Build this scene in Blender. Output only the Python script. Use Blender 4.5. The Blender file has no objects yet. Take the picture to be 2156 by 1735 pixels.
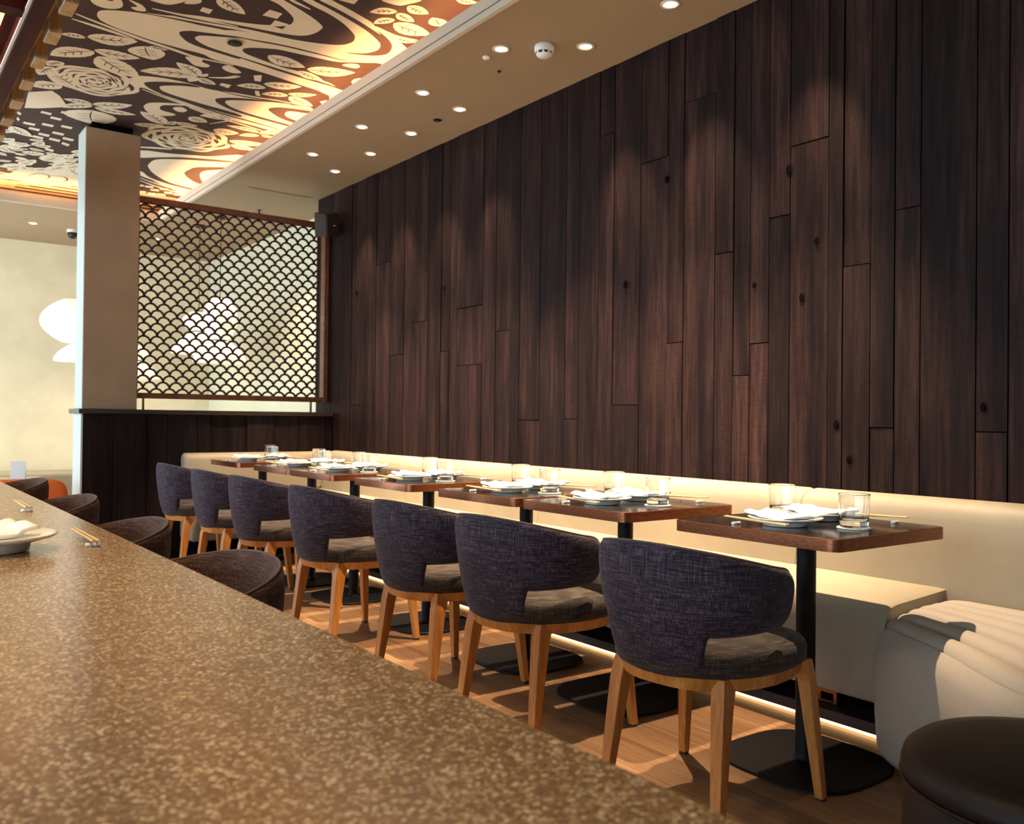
import bpy, bmesh, math, random, json
from mathutils import Vector, Matrix
from mathutils.geometry import tessellate_polygon

# ------------------------------------------------------------------ scene, camera, light, exposure
scene = bpy.context.scene
COL = scene.collection
PI = math.pi

cam_data = bpy.data.cameras.new('camera')
cam = bpy.data.objects.new('camera', cam_data)
COL.objects.link(cam)
cam_data.sensor_width = 36.0
cam_data.lens = 36.0 * 1880.6 / 2156.0
cam_data.clip_start = 0.05
R3 = ((0.803, 0.014, 0.595), (-0.595, 0.001, 0.804), (0.011, -1.0, 0.009))
cx = Vector((R3[0][0], R3[1][0], R3[2][0])).normalized()
cz = -Vector((R3[0][2], R3[1][2], R3[2][2])).normalized()
cy = cz.cross(cx).normalized(); cx = cy.cross(cz).normalized()
cam.matrix_world = Matrix(((cx.x, cy.x, cz.x, 0.0), (cx.y, cy.y, cz.y, 0.0), (cx.z, cy.z, cz.z, 1.065), (0, 0, 0, 1)))
cam_data.dof.use_dof = True
cam_data.dof.focus_distance = 2.9
cam_data.dof.aperture_fstop = 6.3
scene.camera = cam

world = bpy.data.worlds.new('world'); scene.world = world
world.use_nodes = True
wbg = world.node_tree.nodes['Background']
wbg.inputs['Color'].default_value = (0.74, 0.90, 1.0, 1.0)
wbg.inputs['Strength'].default_value = 4.2

scene.view_settings.view_transform = 'Standard'
scene.view_settings.look = 'None'
scene.view_settings.gamma = 1.0
scene.view_settings.exposure = 0.85
scene.view_settings.use_curve_mapping = False

SPOT_TABLE = 320.0      # W, downlights over the tables
SPOT_WALL = 86.0       # W, downlights beside the plank wall
COVE = 52.0            # emission strength of the cove strip
PLINTH = 3.6
WARM = (1.0, 0.74, 0.47)
CANOPY = 36.0           # W, lamps inside the canopy over the communal table

# ------------------------------------------------------------------ materials
def new_mat(name):
    m = bpy.data.materials.new(name); m.use_nodes = True
    nt = m.node_tree; b = nt.nodes['Principled BSDF']
    return m, nt, b
def N(nt, kind, **kw):
    n = nt.nodes.new(kind)
    for k, v in kw.items(): setattr(n, k, v)
    return n
def ramp(nt, src, stops):
    r = N(nt, 'ShaderNodeValToRGB')
    while len(r.color_ramp.elements) < len(stops): r.color_ramp.elements.new(0.5)
    for e, (p, c) in zip(r.color_ramp.elements, stops):
        e.position = p; e.color = (c[0], c[1], c[2], 1)
    nt.links.new(src, r.inputs[0]); return r.outputs[0]
def coords(nt, scale=(1, 1, 1), rnd=True):
    t = N(nt, 'ShaderNodeTexCoord'); mp = N(nt, 'ShaderNodeMapping')
    mp.inputs['Scale'].default_value = scale
    nt.links.new(t.outputs['Object'], mp.inputs['Vector'])
    if rnd:
        oi = N(nt, 'ShaderNodeObjectInfo'); mm = N(nt, 'ShaderNodeMath', operation='MULTIPLY'); mm.inputs[1].default_value = 37.0
        nt.links.new(oi.outputs['Random'], mm.inputs[0])
        cb = N(nt, 'ShaderNodeCombineXYZ')
        for i in range(3): nt.links.new(mm.outputs[0], cb.inputs[i])
        nt.links.new(cb.outputs[0], mp.inputs['Location'])
    return mp.outputs[0]
def noise(nt, vec, scale, detail=4, rough=0.55, dist=0.0):
    n = N(nt, 'ShaderNodeTexNoise'); n.inputs['Scale'].default_value = scale
    n.inputs['Detail'].default_value = detail; n.inputs['Roughness'].default_value = rough; n.inputs['Distortion'].default_value = dist
    nt.links.new(vec, n.inputs['Vector']); return n.outputs['Fac']
def bump(nt, b, src, strength, dist=0.002):
    bp = N(nt, 'ShaderNodeBump'); bp.inputs['Strength'].default_value = strength; bp.inputs['Distance'].default_value = dist
    nt.links.new(src, bp.inputs['Height']); nt.links.new(bp.outputs[0], b.inputs['Normal'])
def mixc(nt, fac, a, b, mode='MIX'):
    m = N(nt, 'ShaderNodeMix', data_type='RGBA', blend_type=mode)
    if isinstance(fac, (int, float)): m.inputs['Factor'].default_value = fac
    else: nt.links.new(fac, m.inputs['Factor'])
    for s, v in ((6, a), (7, b)):
        if isinstance(v, tuple): m.inputs[s].default_value = (v[0], v[1], v[2], 1)
        else: nt.links.new(v, m.inputs[s])
    return m.outputs[2]
def rand_value(nt, col, lo, hi):
    oi = N(nt, 'ShaderNodeObjectInfo'); mr = N(nt, 'ShaderNodeMapRange')
    mr.inputs['To Min'].default_value = lo; mr.inputs['To Max'].default_value = hi
    nt.links.new(oi.outputs['Random'], mr.inputs['Value'])
    h = N(nt, 'ShaderNodeHueSaturation'); nt.links.new(mr.outputs[0], h.inputs['Value']); nt.links.new(col, h.inputs['Color'])
    return h.outputs[0]

def wood(name, c0, c1, c2, grain_axis='Z', rough=0.5, lo=0.75, hi=1.25, fine=60.0, bumps=0.25, spec=0.5, saw=0.0):
    m, nt, b = new_mat(name)
    s = {'X': (0.06, 1, 1), 'Y': (1, 0.06, 1), 'Z': (1, 1, 0.06)}[grain_axis]
    v = coords(nt, s)
    a = noise(nt, v, fine, 5, 0.65); w = noise(nt, v, fine * 0.16, 3, 0.5, 0.6)
    mm = N(nt, 'ShaderNodeMath', operation='ADD'); nt.links.new(a, mm.inputs[0]); nt.links.new(w, mm.inputs[1])
    hf = N(nt, 'ShaderNodeMath', operation='MULTIPLY'); hf.inputs[1].default_value = 0.5; nt.links.new(mm.outputs[0], hf.inputs[0])
    c = ramp(nt, hf.outputs[0], [(0.36, c0), (0.5, c1), (0.64, c2)])
    if saw:
        sv = coords(nt, (1, 1, 14)); sn = noise(nt, sv, 26.0, 3, 0.6); bn = noise(nt, coords(nt, (1, 1, 0.5)), 5.0, 3, 0.6)
        c = mixc(nt, saw, c, ramp(nt, sn, [(0.35, (0.35, 0.35, 0.35)), (0.65, (1, 1, 1))]), 'MULTIPLY')
        c = mixc(nt, saw, c, ramp(nt, bn, [(0.3, (0.55, 0.5, 0.5)), (0.7, (1, 1, 1))]), 'MULTIPLY')
    nt.links.new(rand_value(nt, c, lo, hi), b.inputs['Base Color'])
    b.inputs['Roughness'].default_value = rough; b.inputs['Specular IOR Level'].default_value = spec
    bump(nt, b, hf.outputs[0], bumps)
    return m
def plain(name, col, rough=0.5, metal=0.0, spec=0.5, var=0.0, vscale=20.0, bumps=0.0):
    m, nt, b = new_mat(name)
    b.inputs['Roughness'].default_value = rough; b.inputs['Metallic'].default_value = metal; b.inputs['Specular IOR Level'].default_value = spec
    if var > 0:
        v = coords(nt); n = noise(nt, v, vscale, 5, 0.6)
        nt.links.new(ramp(nt, n, [(0.3, tuple(x * (1 - var) for x in col)), (0.7, tuple(min(1, x * (1 + var)) for x in col))]), b.inputs['Base Color'])
        if bumps: bump(nt, b, n, bumps)
    else:
        b.inputs['Base Color'].default_value = (*col, 1)
    return m
def emit(name, col, strength, base=(0.8, 0.8, 0.8)):
    m, nt, b = new_mat(name)
    b.inputs['Base Color'].default_value = (*base, 1); b.inputs['Emission Color'].default_value = (*col, 1); b.inputs['Emission Strength'].default_value = strength
    return m
def fabric(name, ca, cb, cc, scale=480.0):
    m, nt, b = new_mat(name)
    v1 = coords(nt, (1, 1, 0.035)); v2 = coords(nt, (0.035, 0.035, 1)); v3 = coords(nt)
    a = noise(nt, v1, scale, 2, 0.5); c = noise(nt, v2, scale, 2, 0.5); big = noise(nt, v3, 9.0, 3, 0.5)
    mn = N(nt, 'ShaderNodeMath', operation='MULTIPLY'); nt.links.new(a, mn.inputs[0]); nt.links.new(c, mn.inputs[1])
    col = ramp(nt, mn.outputs[0], [(0.14, ca), (0.25, cb), (0.40, cc)])
    nt.links.new(col, b.inputs['Base Color'])
    b.inputs['Roughness'].default_value = 0.9; b.inputs['Specular IOR Level'].default_value = 0.2
    b.inputs['Sheen Weight'].default_value = 0.2; b.inputs['Sheen Roughness'].default_value = 0.4
    b.inputs['Sheen Tint'].default_value = (0.62, 0.62, 0.85, 1)
    bump(nt, b, mn.outputs[0], 0.5, 0.0015)
    return m

M = {}
M['plank'] = wood('charred_plank_wood', (0.0065, 0.0029, 0.0038), (0.0210, 0.0093, 0.0092), (0.050, 0.0235, 0.0185), 'Z', 0.62, 0.72, 1.25, 55.0, 0.6, 0.09, 0.55)
M['plank_end'] = wood('partition_plank_wood', (0.006, 0.0035, 0.0045), (0.014, 0.0078, 0.0085), (0.028, 0.016, 0.0155), 'Z', 0.6, 0.8, 1.3, 55.0, 0.4, 0.12, 0.4)
M['cap'] = wood('ledge_wood', (0.016, 0.010, 0.010), (0.035, 0.021, 0.020), (0.055, 0.034, 0.031), 'X', 0.4, 0.9, 1.1, 60.0, 0.2)
M['void'] = plain('dark_gap_tone', (0.003, 0.0022, 0.003), 0.9, spec=0.03)
M['oak'] = wood('oak_leg_wood', (0.33, 0.118, 0.022), (0.48, 0.192, 0.042), (0.62, 0.29, 0.080), 'Z', 0.45, 0.9, 1.1, 90.0, 0.15)
M['floor'] = wood('oak_floor_wood', (0.150, 0.070, 0.033), (0.245, 0.128, 0.060), (0.34, 0.195, 0.098), 'Y', 0.42, 0.82, 1.15, 45.0, 0.15)
M['chair'] = fabric('aubergine_weave', (0.0085, 0.0052, 0.010), (0.027, 0.018, 0.0285), (0.110, 0.084, 0.106))
M['seat'] = fabric('lit_seat_weave', (0.013, 0.009, 0.008), (0.036, 0.026, 0.020), (0.10, 0.076, 0.056))  # same cloth as the shells, browner: light on the seats put into colour
M['stoolchair'] = fabric('russet_weave', (0.016, 0.008, 0.008), (0.045, 0.023, 0.020), (0.13, 0.078, 0.055))
M['piping'] = plain('piping_cloth', (0.085, 0.055, 0.045), 0.85)
M['orange'] = plain('orange_cloth', (0.78, 0.17, 0.035), 0.85, var=0.08, vscale=120)
M['bench'] = plain('cream_leather', (0.31, 0.265, 0.195), 0.55, spec=0.35, var=0.05, vscale=9, bumps=0.05)
M['tuft'] = plain('stone_leather', (0.36, 0.315, 0.27), 0.65, spec=0.35, var=0.06, vscale=160, bumps=0.15)
M['pouf'] = plain('brown_leather', (0.013, 0.0075, 0.0075), 0.5, spec=0.3, var=0.25, vscale=220, bumps=0.3)
M['plaster'] = plain('beige_plaster', (0.60, 0.505, 0.36), 0.8, var=0.10, vscale=2.6)
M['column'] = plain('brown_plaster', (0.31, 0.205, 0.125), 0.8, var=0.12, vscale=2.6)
M['pale'] = plain('pale_daylit_side', (0.48, 0.51, 0.475), 0.8, var=0.04, vscale=3)  # pale tone includes the daylight on the left-facing sides
M['wallfar'] = plain('warm_plaster', (0.80, 0.725, 0.55), 0.8, var=0.10, vscale=2.2)
M['wallgreen'] = plain('pale_plaster', (0.66, 0.66, 0.50), 0.85, var=0.04, vscale=2.0)
M['soffit'] = plain('taupe_ceiling_paint', (0.36, 0.258, 0.160), 0.85, var=0.02, vscale=3)
M['lip'] = plain('pale_trim_paint', (0.66, 0.57, 0.45), 0.7)
M['mural_dark'] = plain('mural_ink', (0.042, 0.0145, 0.011), 0.8, var=0.12, vscale=6)
M['mural_cream'] = plain('mural_cream', (0.76, 0.665, 0.50), 0.8, var=0.03, vscale=4)
M['tabletop'] = plain('dark_lacquer', (0.016, 0.010, 0.009), 0.13, spec=0.6, var=0.3, vscale=14)
M['steel'] = plain('black_steel', (0.006, 0.005, 0.007), 0.5, spec=0.22)
M['porcelain'] = plain('white_porcelain', (0.82, 0.84, 0.83), 0.18)
M['linen'] = plain('white_linen', (0.86, 0.86, 0.84), 0.85, var=0.03, vscale=80)
M['bamboo'] = plain('bamboo', (0.62, 0.43, 0.20), 0.5, var=0.1, vscale=60)
M['coaster'] = plain('cream_paper', (0.80, 0.76, 0.66), 0.8)
M['card'] = plain('white_card', (0.88, 0.92, 0.95), 0.6)
M['frame'] = wood('cherry_frame_wood', (0.085, 0.026, 0.012), (0.14, 0.045, 0.020), (0.21, 0.075, 0.034), 'Y', 0.4, 0.95, 1.05, 60.0, 0.1)
M['lattice'] = plain('dark_cherry_wood', (0.048, 0.013, 0.010), 0.5)
M['beam'] = wood('oxblood_beam_wood', (0.030, 0.0055, 0.005), (0.050, 0.009, 0.008), (0.08, 0.018, 0.013), 'Y', 0.5, 0.95, 1.05, 50.0, 0.15, 0.06)
M['block'] = wood('pale_oak_wood', (0.36, 0.22, 0.085), (0.50, 0.32, 0.14), (0.62, 0.42, 0.20), 'Z', 0.55, 0.9, 1.1, 90.0, 0.15)
M['white_trim'] = plain('white_fitting', (0.80, 0.80, 0.76), 0.45)
M['black'] = plain('black_plastic', (0.010, 0.010, 0.012), 0.5)
M['speaker'] = plain('graphite_grille', (0.030, 0.017, 0.014), 0.6, var=0.3, vscale=500)
M['cord'] = plain('black_cord', (0.01, 0.01, 0.01), 0.8)
M['lamp'] = emit('lamp_glow', (1.0, 0.90, 0.72), 30.0)
M['lantern'] = emit('paper_lantern_glow', (1.0, 0.88, 0.66), 0.32, (0.85, 0.83, 0.76))
M['cove'] = emit('cove_led', (1.0, 0.46, 0.17), COVE)
M['plinth_led'] = emit('plinth_led', (1.0, 0.56, 0.20), PLINTH)
M['mural_fill'] = emit('mural_fill_glow', (1.0, 0.72, 0.42), 20.0)  # glow of an added fill strip for the mural
M['beam_led'] = emit('beam_led', (1.0, 0.36, 0.08), 3.0)

# copper edge
m, nt, b = new_mat('copper_edge')
v = coords(nt, (1, 1, 8)); n1 = noise(nt, v, 45.0, 4, 0.6)
nt.links.new(ramp(nt, n1, [(0.3, (0.20, 0.066, 0.032)), (0.7, (0.42, 0.155, 0.075))]), b.inputs['Base Color'])
b.inputs['Metallic'].default_value = 0.9; b.inputs['Roughness'].default_value = 0.28
M['copper'] = m
# clear glass
m, nt, b = new_mat('clear_glass')
b.inputs['Transmission Weight'].default_value = 1.0; b.inputs['Roughness'].default_value = 0.0; b.inputs['IOR'].default_value = 1.45
b.inputs['Base Color'].default_value = (0.97, 0.99, 0.99, 1)
M['glass'] = m
m, nt, b = new_mat('window_glass')
b.inputs['Transmission Weight'].default_value = 1.0; b.inputs['Roughness'].default_value = 0.0; b.inputs['IOR'].default_value = 1.0
b.inputs['Specular IOR Level'].default_value = 0.0
M['pane'] = m
# terrazzo worktop
m, nt, b = new_mat('speckled_quartz')
v = coords(nt, rnd=False)
vo = N(nt, 'ShaderNodeTexVoronoi'); vo.inputs['Scale'].default_value = 260.0; nt.links.new(v, vo.inputs['Vector'])
sp = N(nt, 'ShaderNodeSeparateColor'); nt.links.new(vo.outputs['Color'], sp.inputs[0])
base = ramp(nt, sp.outputs[0], [(0.0, (0.11, 0.058, 0.030)), (0.35, (0.18, 0.102, 0.050)), (0.70, (0.29, 0.180, 0.088)), (0.86, (0.55, 0.40, 0.22)), (1.0, (0.95, 0.80, 0.55))])
vb = N(nt, 'ShaderNodeTexVoronoi'); vb.inputs['Scale'].default_value = 75.0; nt.links.new(v, vb.inputs['Vector'])
sb = N(nt, 'ShaderNodeSeparateColor'); nt.links.new(vb.outputs['Color'], sb.inputs[0])
lt = N(nt, 'ShaderNodeMath', operation='GREATER_THAN'); lt.inputs[1].default_value = 0.90; nt.links.new(sb.outputs[1], lt.inputs[0])
ds = N(nt, 'ShaderNodeMath', operation='LESS_THAN'); ds.inputs[1].default_value = 0.34; nt.links.new(vb.outputs['Distance'], ds.inputs[0])
pr = N(nt, 'ShaderNodeMath', operation='MULTIPLY'); nt.links.new(lt.outputs[0], pr.inputs[0]); nt.links.new(ds.outputs[0], pr.inputs[1])
big = noise(nt, v, 2.2, 3, 0.5)
c1 = mixc(nt, pr.outputs[0], base, (0.40, 0.31, 0.20))
c2 = mixc(nt, 0.35, c1, ramp(nt, big, [(0.35, (0.16, 0.093, 0.042)), (0.7, (0.32, 0.21, 0.095))]))
nt.links.new(c2, b.inputs['Base Color'])
b.inputs['Roughness'].default_value = 0.24; b.inputs['Specular IOR Level'].default_value = 0.6
M['quartz'] = m

# ------------------------------------------------------------------ geometry helpers
class Geo:
    def __init__(s): s.v = []; s.f = []
    def add(s, vs, fs):
        o = len(s.v); s.v += [tuple(p) for p in vs]; s.f += [tuple(i + o for i in f) for f in fs]; return s
    def box(s, x0, x1, y0, y1, z0, z1):
        return s.add([(x0, y0, z0), (x1, y0, z0), (x1, y1, z0), (x0, y1, z0), (x0, y0, z1), (x1, y0, z1), (x1, y1, z1), (x0, y1, z1)],
                     [(0, 3, 2, 1), (4, 5, 6, 7), (0, 1, 5, 4), (1, 2, 6, 5), (2, 3, 7, 6), (3, 0, 4, 7)])
    def loft(s, rings, close=True, cap=True):
        n = len(rings[0]); o = len(s.v); fs = []
        for r in rings: s.v += [tuple(p) for p in r]
        for k in range(len(rings) - 1):
            for i in range(n if close else n - 1):
                j = (i + 1) % n
                fs.append((o + k * n + i, o + k * n + j, o + (k + 1) * n + j, o + (k + 1) * n + i))
        if cap:
            fs.append(tuple(o + i for i in reversed(range(n)))); fs.append(tuple(o + (len(rings) - 1) * n + i for i in range(n)))
        s.f += fs; return s
    def prism(s, poly, z0, z1):
        return s.loft([[(x, y, z0) for x, y in poly], [(x, y, z1) for x, y in poly]])
    def lathe(s, prof, seg=24, c=(0, 0), cap=True):
        return s.loft([[(c[0] + r * math.cos(2 * PI * i / seg), c[1] + r * math.sin(2 * PI * i / seg), z) for i in range(seg)] for r, z in prof], True, cap)
    def tube(s, pts, r, seg=8, cap=True):
        rings = []
        pts = [Vector(p) for p in pts]
        for k, p in enumerate(pts):
            t = (pts[min(k + 1, len(pts) - 1)] - pts[max(k - 1, 0)]).normalized()
            up = Vector((0, 0, 1)) if abs(t.z) < 0.9 else Vector((1, 0, 0))
            a = t.cross(up).normalized(); b_ = a.cross(t).normalized()
            rr = r[k] if isinstance(r, (list, tuple)) else r
            rings.append([p + a * rr * math.cos(2 * PI * i / seg) + b_ * rr * math.sin(2 * PI * i / seg) for i in range(seg)])
        return s.loft(rings, True, cap)
    def beam(s, p0, p1, a0, b0, a1, b1, ax=Vector((1, 0, 0)), ay=Vector((0, 1, 0))):
        # rectangular bar from p0 to p1 with half sizes a along ax, b along ay at each end
        p0 = Vector(p0); p1 = Vector(p1)
        q = lambda p, a, b_: [p - ax * a - ay * b_, p + ax * a - ay * b_, p + ax * a + ay * b_, p - ax * a + ay * b_]
        return s.loft([q(p0, a0, b0), q(p1, a1, b1)])
    def mesh(s, name):
        me = bpy.data.meshes.new(name); me.from_pydata(s.v, [], s.f)
        bm = bmesh.new(); bm.from_mesh(me); bmesh.ops.recalc_face_normals(bm, faces=bm.faces); bm.to_mesh(me); bm.free()
        me.update(); return me

def link(name, me, mat=None, parent=None, smooth=False, bevel=0.0, seg=2, subsurf=0, loc=(0, 0, 0), rot=(0, 0, 0), autosmooth=None):
    if mat is not None and len(me.materials) == 0: me.materials.append(mat)
    if smooth:
        me.polygons.foreach_set('use_smooth', [True] * len(me.polygons))
        if autosmooth is not None and hasattr(me, 'set_sharp_from_angle'): me.set_sharp_from_angle(angle=math.radians(autosmooth))
    o = bpy.data.objects.new(name, me); COL.objects.link(o)
    o.location = loc; o.rotation_euler = rot
    if parent is not None: o.parent = parent
    if bevel > 0:
        md = o.modifiers.new('bevel', 'BEVEL'); md.width = bevel; md.segments = seg; md.limit_method = 'ANGLE'; md.angle_limit = math.radians(40)
    if subsurf:
        md = o.modifiers.new('sub', 'SUBSURF'); md.levels = subsurf; md.render_levels = subsurf
    return o
def obj(name, geo, mat, parent=None, **kw): return link(name, geo.mesh(name), mat, parent, **kw)
def empty(name, loc=(0, 0, 0), rotz=0.0, parent=None):
    o = bpy.data.objects.new(name, None); COL.objects.link(o); o.location = loc; o.rotation_euler = (0, 0, rotz); o.empty_display_size = 0.05
    if parent is not None: o.parent = parent
    return o
def tag(o, label, cat, group=None):
    o['label'] = label; o['category'] = cat
    if group: o['group'] = group
    return o
def struct(o, label=None):
    o['kind'] = 'structure'
    if label: o['label'] = label
    return o
def dup(root, loc, rotz, label, group=None):
    r = root.copy(); COL.objects.link(r); r.location = loc; r.rotation_euler = (0, 0, rotz)
    r['label'] = label
    if group: r['group'] = group
    for ch in list(root.children):
        c = ch.copy(); COL.objects.link(c); c.parent = r
        for g in list(ch.children):
            d = g.copy(); COL.objects.link(d); d.parent = c
    return r
def rrect(x0, x1, y0, y1, r, n=6):
    out = []
    for (cx_, cy_, a0) in ((x1 - r, y1 - r, 0), (x0 + r, y1 - r, 90), (x0 + r, y0 + r, 180), (x1 - r, y0 + r, 270)):
        for i in range(n + 1):
            a = math.radians(a0 + 90.0 * i / n); out.append((cx_ + r * math.cos(a), cy_ + r * math.sin(a)))
    return out
def catmull(pts, n=5, closed=True):
    out = []; L = len(pts)
    for i in range(L if closed else L - 1):
        g = (lambda k: pts[k % L]) if closed else (lambda k: pts[max(0, min(L - 1, k))])
        p0, p1, p2, p3 = g(i - 1), g(i), g(i + 1), g(i + 2)
        for k in range(n):
            t = k / n
            out.append(tuple(0.5 * ((2 * p1[d]) + (-p0[d] + p2[d]) * t + (2 * p0[d] - 5 * p1[d] + 4 * p2[d] - p3[d]) * t * t + (-p0[d] + 3 * p1[d] - 3 * p2[d] + p3[d]) * t ** 3) for d in (0, 1)))
    if not closed: out.append(tuple(pts[-1]))
    return out

# ------------------------------------------------------------------ the setting
rng = random.Random(7)
XW = 3.25            # face of the plank wall
ZS = 2.965           # underside of the soffit
ZM = 3.19            # mural ceiling
YP = 6.92            # plank face of the partition
YF = 11.0            # far wall

# floor: oak boards running along the wall
floor = struct(obj('floor', Geo().box(-4.6, 3.7, -2.6, 7.4, -0.10, -0.004).box(-1.1, 3.7, 7.4, 11.1, -0.10, -0.004), M['void']), 'warm brown oak board floor')
BW, BL = 0.165, 1.9
cache = {}
ix = 0; x = -0.20
while x < 3.05:
    y = -1.2 - rng.random() * BL
    while y < 7.4:
        y0 = y; y1 = y + BL
        if 'b' not in cache:
            cache['b'] = Geo().box(0.0008, BW - 0.0008, 0.001, BL - 0.001, -0.004, 0.0).mesh('plank'); cache['b'].materials.append(M['floor'])
        o = link('plank', cache['b'], None, floor, loc=(x, y0, -0.0003 * rng.random()))
        y = y1
    x += BW
x_left = -4.6
rest = Geo().box(-4.6, -0.20, -2.6, 7.4, -0.004, -0.0005); rest.box(-1.1, -0.2, 7.4, 11.1, -0.004, -0.0005); rest.box(-0.20, 3.7, 7.35, 11.1, -0.004, -0.0006); rest.box(-0.2, 3.7, -2.6, -1.25, -0.004, -0.0006)
obj('floor_field', rest, M['floor'], floor)['kind'] = 'stuff'

# plank wall
wall = struct(obj('wall_right', Geo().box(XW + 0.022, XW + 0.33, -2.5, 7.27, 0.0, ZS), M['void']), 'tall wall of dark charred vertical timber planks')
SEAMS = [6.791, 6.598, 6.364, 6.169, 5.949, 5.737, 5.633, 5.401, 5.225, 5.115, 5.021, 4.724, 4.577, 4.425, 4.323, 4.123, 3.893, 3.777, 3.612, 3.499, 3.3, 3.107, 3.0, 2.803, 2.693, 2.599, 2.495, 2.386, 2.197, 2.128, 2.006, 1.903, 1.799, 1.59, 1.478]
JOINTS = [(2.75, 1.852), (2.43, 1.968), (2.28, 2.259), (2.09, 1.705), (1.84, 1.896), (3.05, 1.454), (2.55, 1.42), (2.65, 1.279), (1.94, 1.051), (1.53, 1.041), (5.52, 1.759), (5.17, 1.529), (5.84, 1.539), (4.83, 1.805), (4.51, 1.62), (4.22, 1.066), (3.8, 1.074), (3.39, 1.15), (6.46, 1.173), (6.01, 2.25), (4.97, 1.423), (2.89, 2.619), (3.54, 2.606), (3.23, 2.388)]
ys = [7.27, 7.10, 6.97] + SEAMS
while ys[-1] > -2.3: ys.append(ys[-1] - rng.choice((0.11, 0.16, 0.21, 0.25)))
for a, bb in zip(ys[:-1], ys[1:]):
    y1, y0 = a - 0.0013, bb + 0.0013
    cuts = sorted([z for (jy, z) in JOINTS if bb < jy < a])
    zs = [0.0] + cuts + [ZS]
    for z0, z1 in zip(zs[:-1], zs[1:]):
        d = rng.uniform(-0.0025, 0.0035)
        lo = z0 + (0.0022 if z0 > 0 else 0); hi = z1 - (0.0022 if z1 < ZS else 0)
        g = Geo(); t0, t1 = XW - d, XW + 0.022
        tl = rng.uniform(-0.0012, 0.0012)
        g.add([(t1, y0, lo), (t1, y1, lo), (t1, y1, hi), (t1, y0, hi), (t0 + tl, y0 + 0.0012, lo), (t0 - tl, y1 - 0.0012, lo), (t0 - tl, y1 - 0.0012, hi), (t0 + tl, y0 + 0.0012, hi)],
              [(0, 1, 2, 3), (7, 6, 5, 4), (0, 4, 5, 1), (1, 5, 6, 2), (2, 6, 7, 3), (3, 7, 4, 0)])
        obj('plank', g, M['plank'], wall)
KN = [(2.39, 2.16), (2.25, 1.83), (2.32, 1.6), (2.15, 1.06), (2.09, 0.92), (1.56, 1.13), (5.18, 1.96), (3.4, 1.78), (2.57, 1.68), (6.49, 2.07), (3.11, 2.27)]
kn = Geo()
for yk, zk in KN:
    r1 = rng.uniform(0.010, 0.017)
    kn.loft([[(XW - 0.0075, yk + r1 * s * math.cos(2 * PI * i / 10), zk + 1.5 * r1 * s * math.sin(2 * PI * i / 10)) for i in range(10)] for s in (1.0,)] + [[(XW - 0.0095, yk + r1 * 0.55 * math.cos(2 * PI * i / 10), zk + 0.9 * r1 * math.sin(2 * PI * i / 10)) for i in range(10)]])
obj('knot', kn, M['void'], wall)

# partition with plank face and ledge
part = struct(obj('wall_partition', Geo().box(1.34, XW - 0.01, YP + 0.024, 7.19, 0.0, 1.075), M['void']), 'low dark plank partition below the scale screen')
PS = [1.323, 1.531, 1.758, 1.907, 2.132, 2.226, 2.366, 2.514, 2.744, 2.95, 3.172, 3.242]
PROUD = [0.0, 0.010, 0.0, 0.008, 0.008, -0.004, -0.004, 0.007, 0.0, 0.007, 0.0, 0.0]
for k in range(len(PS) - 1):
    obj('plank', Geo().box(PS[k] + 0.002, PS[k + 1] - 0.002, YP - PROUD[k] - 0.004, YP + 0.024, 0.0, 1.078), M['plank_end'], part, bevel=0.0012, seg=1)
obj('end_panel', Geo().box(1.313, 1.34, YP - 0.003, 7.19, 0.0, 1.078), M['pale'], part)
obj('ledge', Geo().box(1.29, XW - 0.012, 6.875, 7.235, 1.078, 1.112), M['cap'], part, bevel=0.003)

# column standing on the ledge
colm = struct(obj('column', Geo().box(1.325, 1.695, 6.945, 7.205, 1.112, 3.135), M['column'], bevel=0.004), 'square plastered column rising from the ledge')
obj('side_face', Geo().box(1.3225, 1.3252, 6.949, 7.201, 1.114, 3.133), M['pale'], colm)  # paler finish on this side, chosen to carry the daylight falling on it
obj('shadow_gap_fill', Geo().box(1.37, 1.65, 6.98, 7.17, 3.135, ZM - 0.002), M['void'], colm)  # near-black block, stands in for shade in the gap above the column

# far walls and the unseen walls with their windows
wf = struct(obj('wall_far', Geo().box(-1.1, 3.52, YF, YF + 0.12, 0.0, 3.3), M['wallfar']), 'warm plastered far wall')
wg = struct(obj('wall_far_right', Geo().box(3.52, 3.64, 7.27, YF + 0.12, 0.0, 3.3), M['wallgreen']), 'pale plastered side wall behind the screen')
def window_wall(name, n, axis, fixed, lo, hi, zs0, zs1, mull):
    g = Geo()
    def bx(u0, u1, z0, z1, t=0.12):
        if axis == 'x': g.box(fixed - t, fixed, u0, u1, z0, z1)
        else: g.box(u0, u1, fixed - t, fixed, z0, z1)
    bx(lo, hi, 0.0, zs0); bx(lo, hi, zs1, 3.3)
    w_ = struct(obj(name, g, M['wallfar']), 'plastered window wall')
    fr = Geo(); step = (hi - lo) / mull
    for k in range(mull + 1):
        u = lo + k * step
        if axis == 'x': fr.box(fixed - 0.10, fixed - 0.02, u - 0.04, u + 0.04, zs0, zs1)
        else: fr.box(u - 0.04, u + 0.04, fixed - 0.10, fixed - 0.02, zs0, zs1)
    f = obj('window_%d' % n, fr, M['black']); struct(f, 'tall dark framed window')
window_wall('wall_left', 1, 'x', -4.5, -2.5, 7.4, 0.35, 2.75, 6)
window_wall('wall_left_far', 2, 'x', -1.0, 7.4, 11.1, 0.10, 2.80, 3)
struct(obj('wall_jog', Geo().box(-4.5, -1.0, 7.4, 7.52, 0.0, 3.3), M['wallfar']), 'plain plastered return wall')
struct(obj('wall_back', Geo().box(-4.5, 3.6, -2.62, -2.5, 0.0, 3.3), M['plaster']), 'plain plastered wall behind the camera')

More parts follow.
